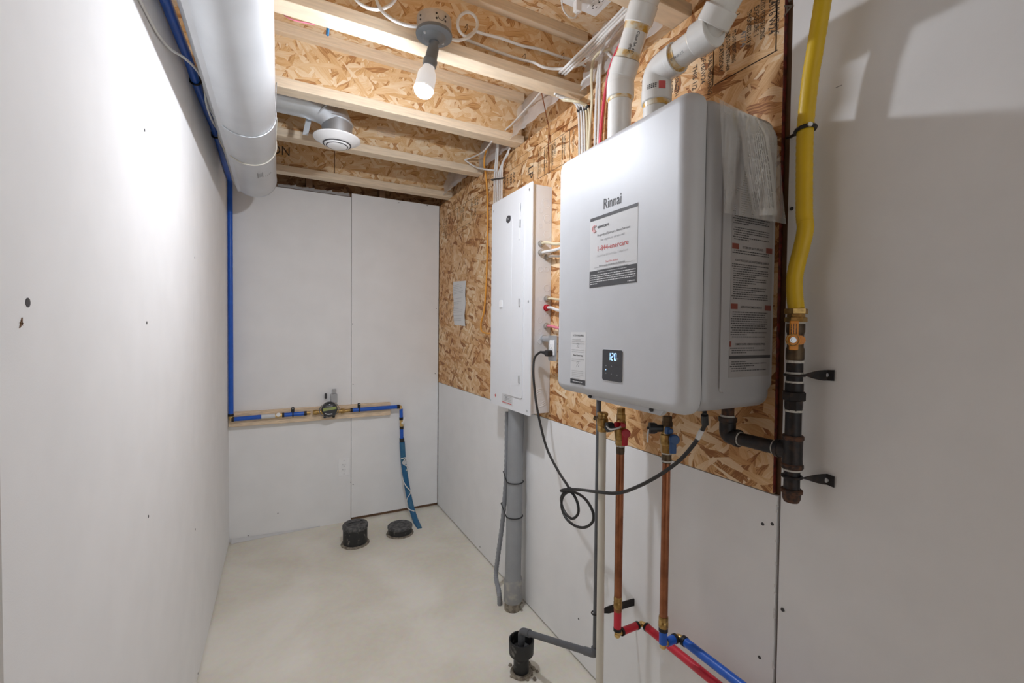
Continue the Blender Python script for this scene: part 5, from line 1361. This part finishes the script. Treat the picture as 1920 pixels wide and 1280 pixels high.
# loops at the lamp
cable('white cable curling in a ring right of the lamp box', [J(846, 74, -1.765), J(862, 75, -1.762), J(880, 69, -1.755), J(892, 56, -1.75), J(895, 42, -1.748), J(888, 28, -1.746), J(875, 23, -1.745), J(862, 31, -1.742), J(858, 46, -1.738), J(863, 60, -1.73), J(875, 68, -1.718), J(890, 60, -1.712), J(905, 63, -1.708)], .0048, M_cablew)
cable('white cable dropping from the joist web into the left of the lamp box', [J(692, -40, -1.72), J(702, -14, -1.735), J(708, 6, -1.745), J(718, 22, -1.755), J(735, 36, -1.765), J(755, 45, -1.77), J(772, 49, -1.775), J(782, 49.5, -1.778)], .0050, M_cablew)
cable('white cable sagging in a loop at the top edge left of the lamp', [J(655, -20, -1.73), J(668, 0, -1.735), J(682, 11, -1.738), J(698, 17, -1.74), J(715, 17, -1.738), J(732, 9, -1.73), J(744, -6, -1.725), J(752, -25, -1.72)], .0050, M_cablew)
# staples on the web
for i, (px, py) in enumerate(((707, 18), (980, 110), (1052, 108), (872, 56))):
    p = J(px, py, -1.70); p.y = -1.6985
    MB().box(p + V((-.003, .0, -.006)), p + V((.003, -.020, -.002)), .001, 1)
    tag(MB().tube(filletpath([p + V((0, .0, .008)), p + V((0, -.021, .008)), p + V((0, -.021, -.008)), p + V((0, .0, -.008))], .003, 3), .0012, 5).build('staple', M_inkbrown), ('rusty staple over the sagging cable at the top edge', 'rusty staple on the lower cable right of the lamp', 'rusty staple on the middle cable near the cable sweep', 'rusty staple inside the white cable ring')[i], 'staple')
# thin thermostat wires
cable('thin white wire slanting down across the second joist web', [hit(1016, 170, 1, -1.60), hit(985, 205, 1, -1.40), hit(960, 232, 1, -1.25), hit(947, 244, 1, -1.215)], .0032, M_cablew)
cable('thin copper brown wire hanging down to the strand board', [hit(1015, 172, 1, -1.62), RW(1020, 195, .10), RW(1025, 220, .04), RW(1029, 240, .010), RW(1028, 275, .004), RW(1029, 300, .004), RW(1029, 325, .004)], .0022, M_copper)
# cables over the electrical panel
GP = 'white cables entering the top of the panel'
for k in range(5):
    pl = ['leftmost', 'second', 'third', 'fourth', 'fifth and rightmost'][k] + ' white cable entering the top of the breaker panel'
    d_ = .028; xx = 927 + k * 3.6
    pts = [RW(932 + k * 2, 268, .06), RW(930 + k * 3, 295, .04), RW(xx + 1.0, 320, d_), RW(xx, 340, d_), RW(xx - .5, 372, d_), RW(xx - .5, 400, d_)] if k < 2 else [RW(958 - k, 276 + k, .05), RW(948 + k, 290, .045), RW(941 + k * .5, 306, .035), RW(xx, 330, d_), RW(xx - .5, 372, d_), RW(xx - .5, 400, d_)]
    cable(pl, pts, .0044, M_cablew, GP)
a = RW(921, 337, .034); b_ = RW(942, 334, .034)
tag(MB().tube([a + V((.02, .002, 0)), a, a.lerp(b_, .5) + V((-.004, 0, 0)), b_, b_ + V((.008, -.006, .001))], .0040, 6).build('cable_tie', M_zip), 'black tie round the white cables above the breaker panel', 'cable tie')
cable('orange cable hanging left of the breaker panel and curling under its edge', [RW(913, 278, .07), RW(909, 292, .06), RW(908, 310, .05), RW(911, 330, .03), RW(914, 380, .014), RW(914, 450, .012), RW(912, 520, .012), RW(908, 580, .014), RW(902, 605, .018), RW(903, 620, .02), RW(912, 625, .022), RW(922, 625, .03)], .0048, M_cableo)
cable('white cable leading from the third joist web to the panel bundle', [hit(871, 300, 1, -.765), hit(885, 295, 1, -.80), RW(905, 285, .10), RW(917, 272, .12), RW(922, 264, .14)], .0042, M_cablew)
cable('second white cable from the third joist web, sagging to the panel bundle', [hit(873, 301, 1, -.765), hit(890, 312, 1, -.80), RW(908, 317, .06), RW(925, 319, .035), RW(932, 322, .03)], .0044, M_cablew)
# thin cables tucked along the blue tube on the left
cable('thin white cable draped over the blue tube below the left joist ends', [LW(252, -20, .004), LW(275, 25, .004), LW(297, 65, .006), LW(320, 92, .012), LW(345, 108, .032), LW(366, 128, .040), LW(380, 150, .044), LW(384, 172, .044), LW(387, 195, .044), LW(396, 222, .043), LW(408, 244, .043), LW(417, 260, .043)], .0036, M_cablew)
for (px, py) in ((366, 150), (404, 252), (427, 320)):
    p = hit(px, py, 0, lx)
    tag(MB().ring((lx, p.y, p.z), (0, 1, 0), .0150, .0042, 20, 6).build('tube_strap', M_zip), {366: 'black strap round the blue ceiling tube nearest the camera', 404: 'middle black strap round the blue ceiling tube', 427: 'black strap round the blue ceiling tube by the corner'}[px], 'strap')
p = hit(614, 58, 1, -1.665); 
tag(MB().tube([hit(615, 52, 1, -1.655), hit(614, 66, 1, -1.655)], .0045, 8).build('wire_stub', M_bluepoly), 'short bright blue stub poking below the joist left of the lamp', 'wire')
cable('thin red and white wire pair running along the first joist beside the duct', [hit(504, 4, 1, -1.64), hit(515, 12, 1, -1.64), hit(526, 21, 1, -1.645), hit(540, 33, 1, -1.65), hit(556, 39, 1, -1.652), hit(590, 46, 1, -1.655)], .0022, M_cablepink)

# ------------------------------------------------------------------ outlet hung from the deck
zo = 2.36
a = HZ(1050, 3, zo); b_ = HZ(1115, 33, zo); c = HZ(1145, 5, zo)
co2 = thing('ceiling_outlet', 'white double outlet box hanging from the ceiling deck left of the vent pipes', 'outlet', ((a.x + c.x) / 2, (b_.y + c.y) / 2, zo))
ux, uy = V((1, 0, 0)), V((0, -1, 0))
w_ = abs(b_.x - a.x); h_ = .118; o = V((a.x, a.y, zo))
MB().box((a.x + .006, a.y - .006, zo + .004), (a.x + w_ - .006, a.y - h_ + .006, ZT), .003, 1).build('box', M_white, co2)
MB().box((a.x, a.y, zo - .002), (a.x + w_, a.y - h_, zo + .004), .003, 2).build('cover_plate', M_white, co2)
for u0 in (.28, .74):
    cx2 = a.x + w_ * u0; cy2 = a.y - h_ / 2
    s_ = MB().box((cx2 - .017, cy2 - .034, zo - .006), (cx2 + .017, cy2 + .034, zo - .001), .002, 2).build('socket', M_white, co2)
    for q in (-1, 1):
        mb = MB(); yy = cy2 + q * .016
        mb.box((cx2 - .008, yy - .004, zo - .0068), (cx2 - .006, yy + .004, zo - .006)); mb.box((cx2 + .006, yy - .004, zo - .0068), (cx2 + .008, yy + .003, zo - .006)); mb.box((cx2 - .0025, yy + .007, zo - .0068), (cx2 + .0025, yy + .011, zo - .006)); mb.build('slot', M_dk, s_)
pg = thing('plug', 'white plug and thin cord in the ceiling outlet', 'plug', (a.x + w_ * .30, a.y - .03, zo - .04))
pc = V((a.x + w_ * .30, a.y - .036, zo - .006))
MB().box(pc + V((-.011, -.010, -.036)), pc + V((.011, .010, -.0005)), .004, 2).build('body', M_white, pg)
MB().tube(smoothpath([pc + V((0, 0, -.034)), pc + V((-.006, .004, -.052)), pc + V((-.035, .0, -.060)), pc + V((-.065, -.01, -.045)), pc + V((-.085, -.04, -.01)), pc + V((-.10, -.09, .02))], 7), .0026, 8).build('cord', M_cablew, pg)
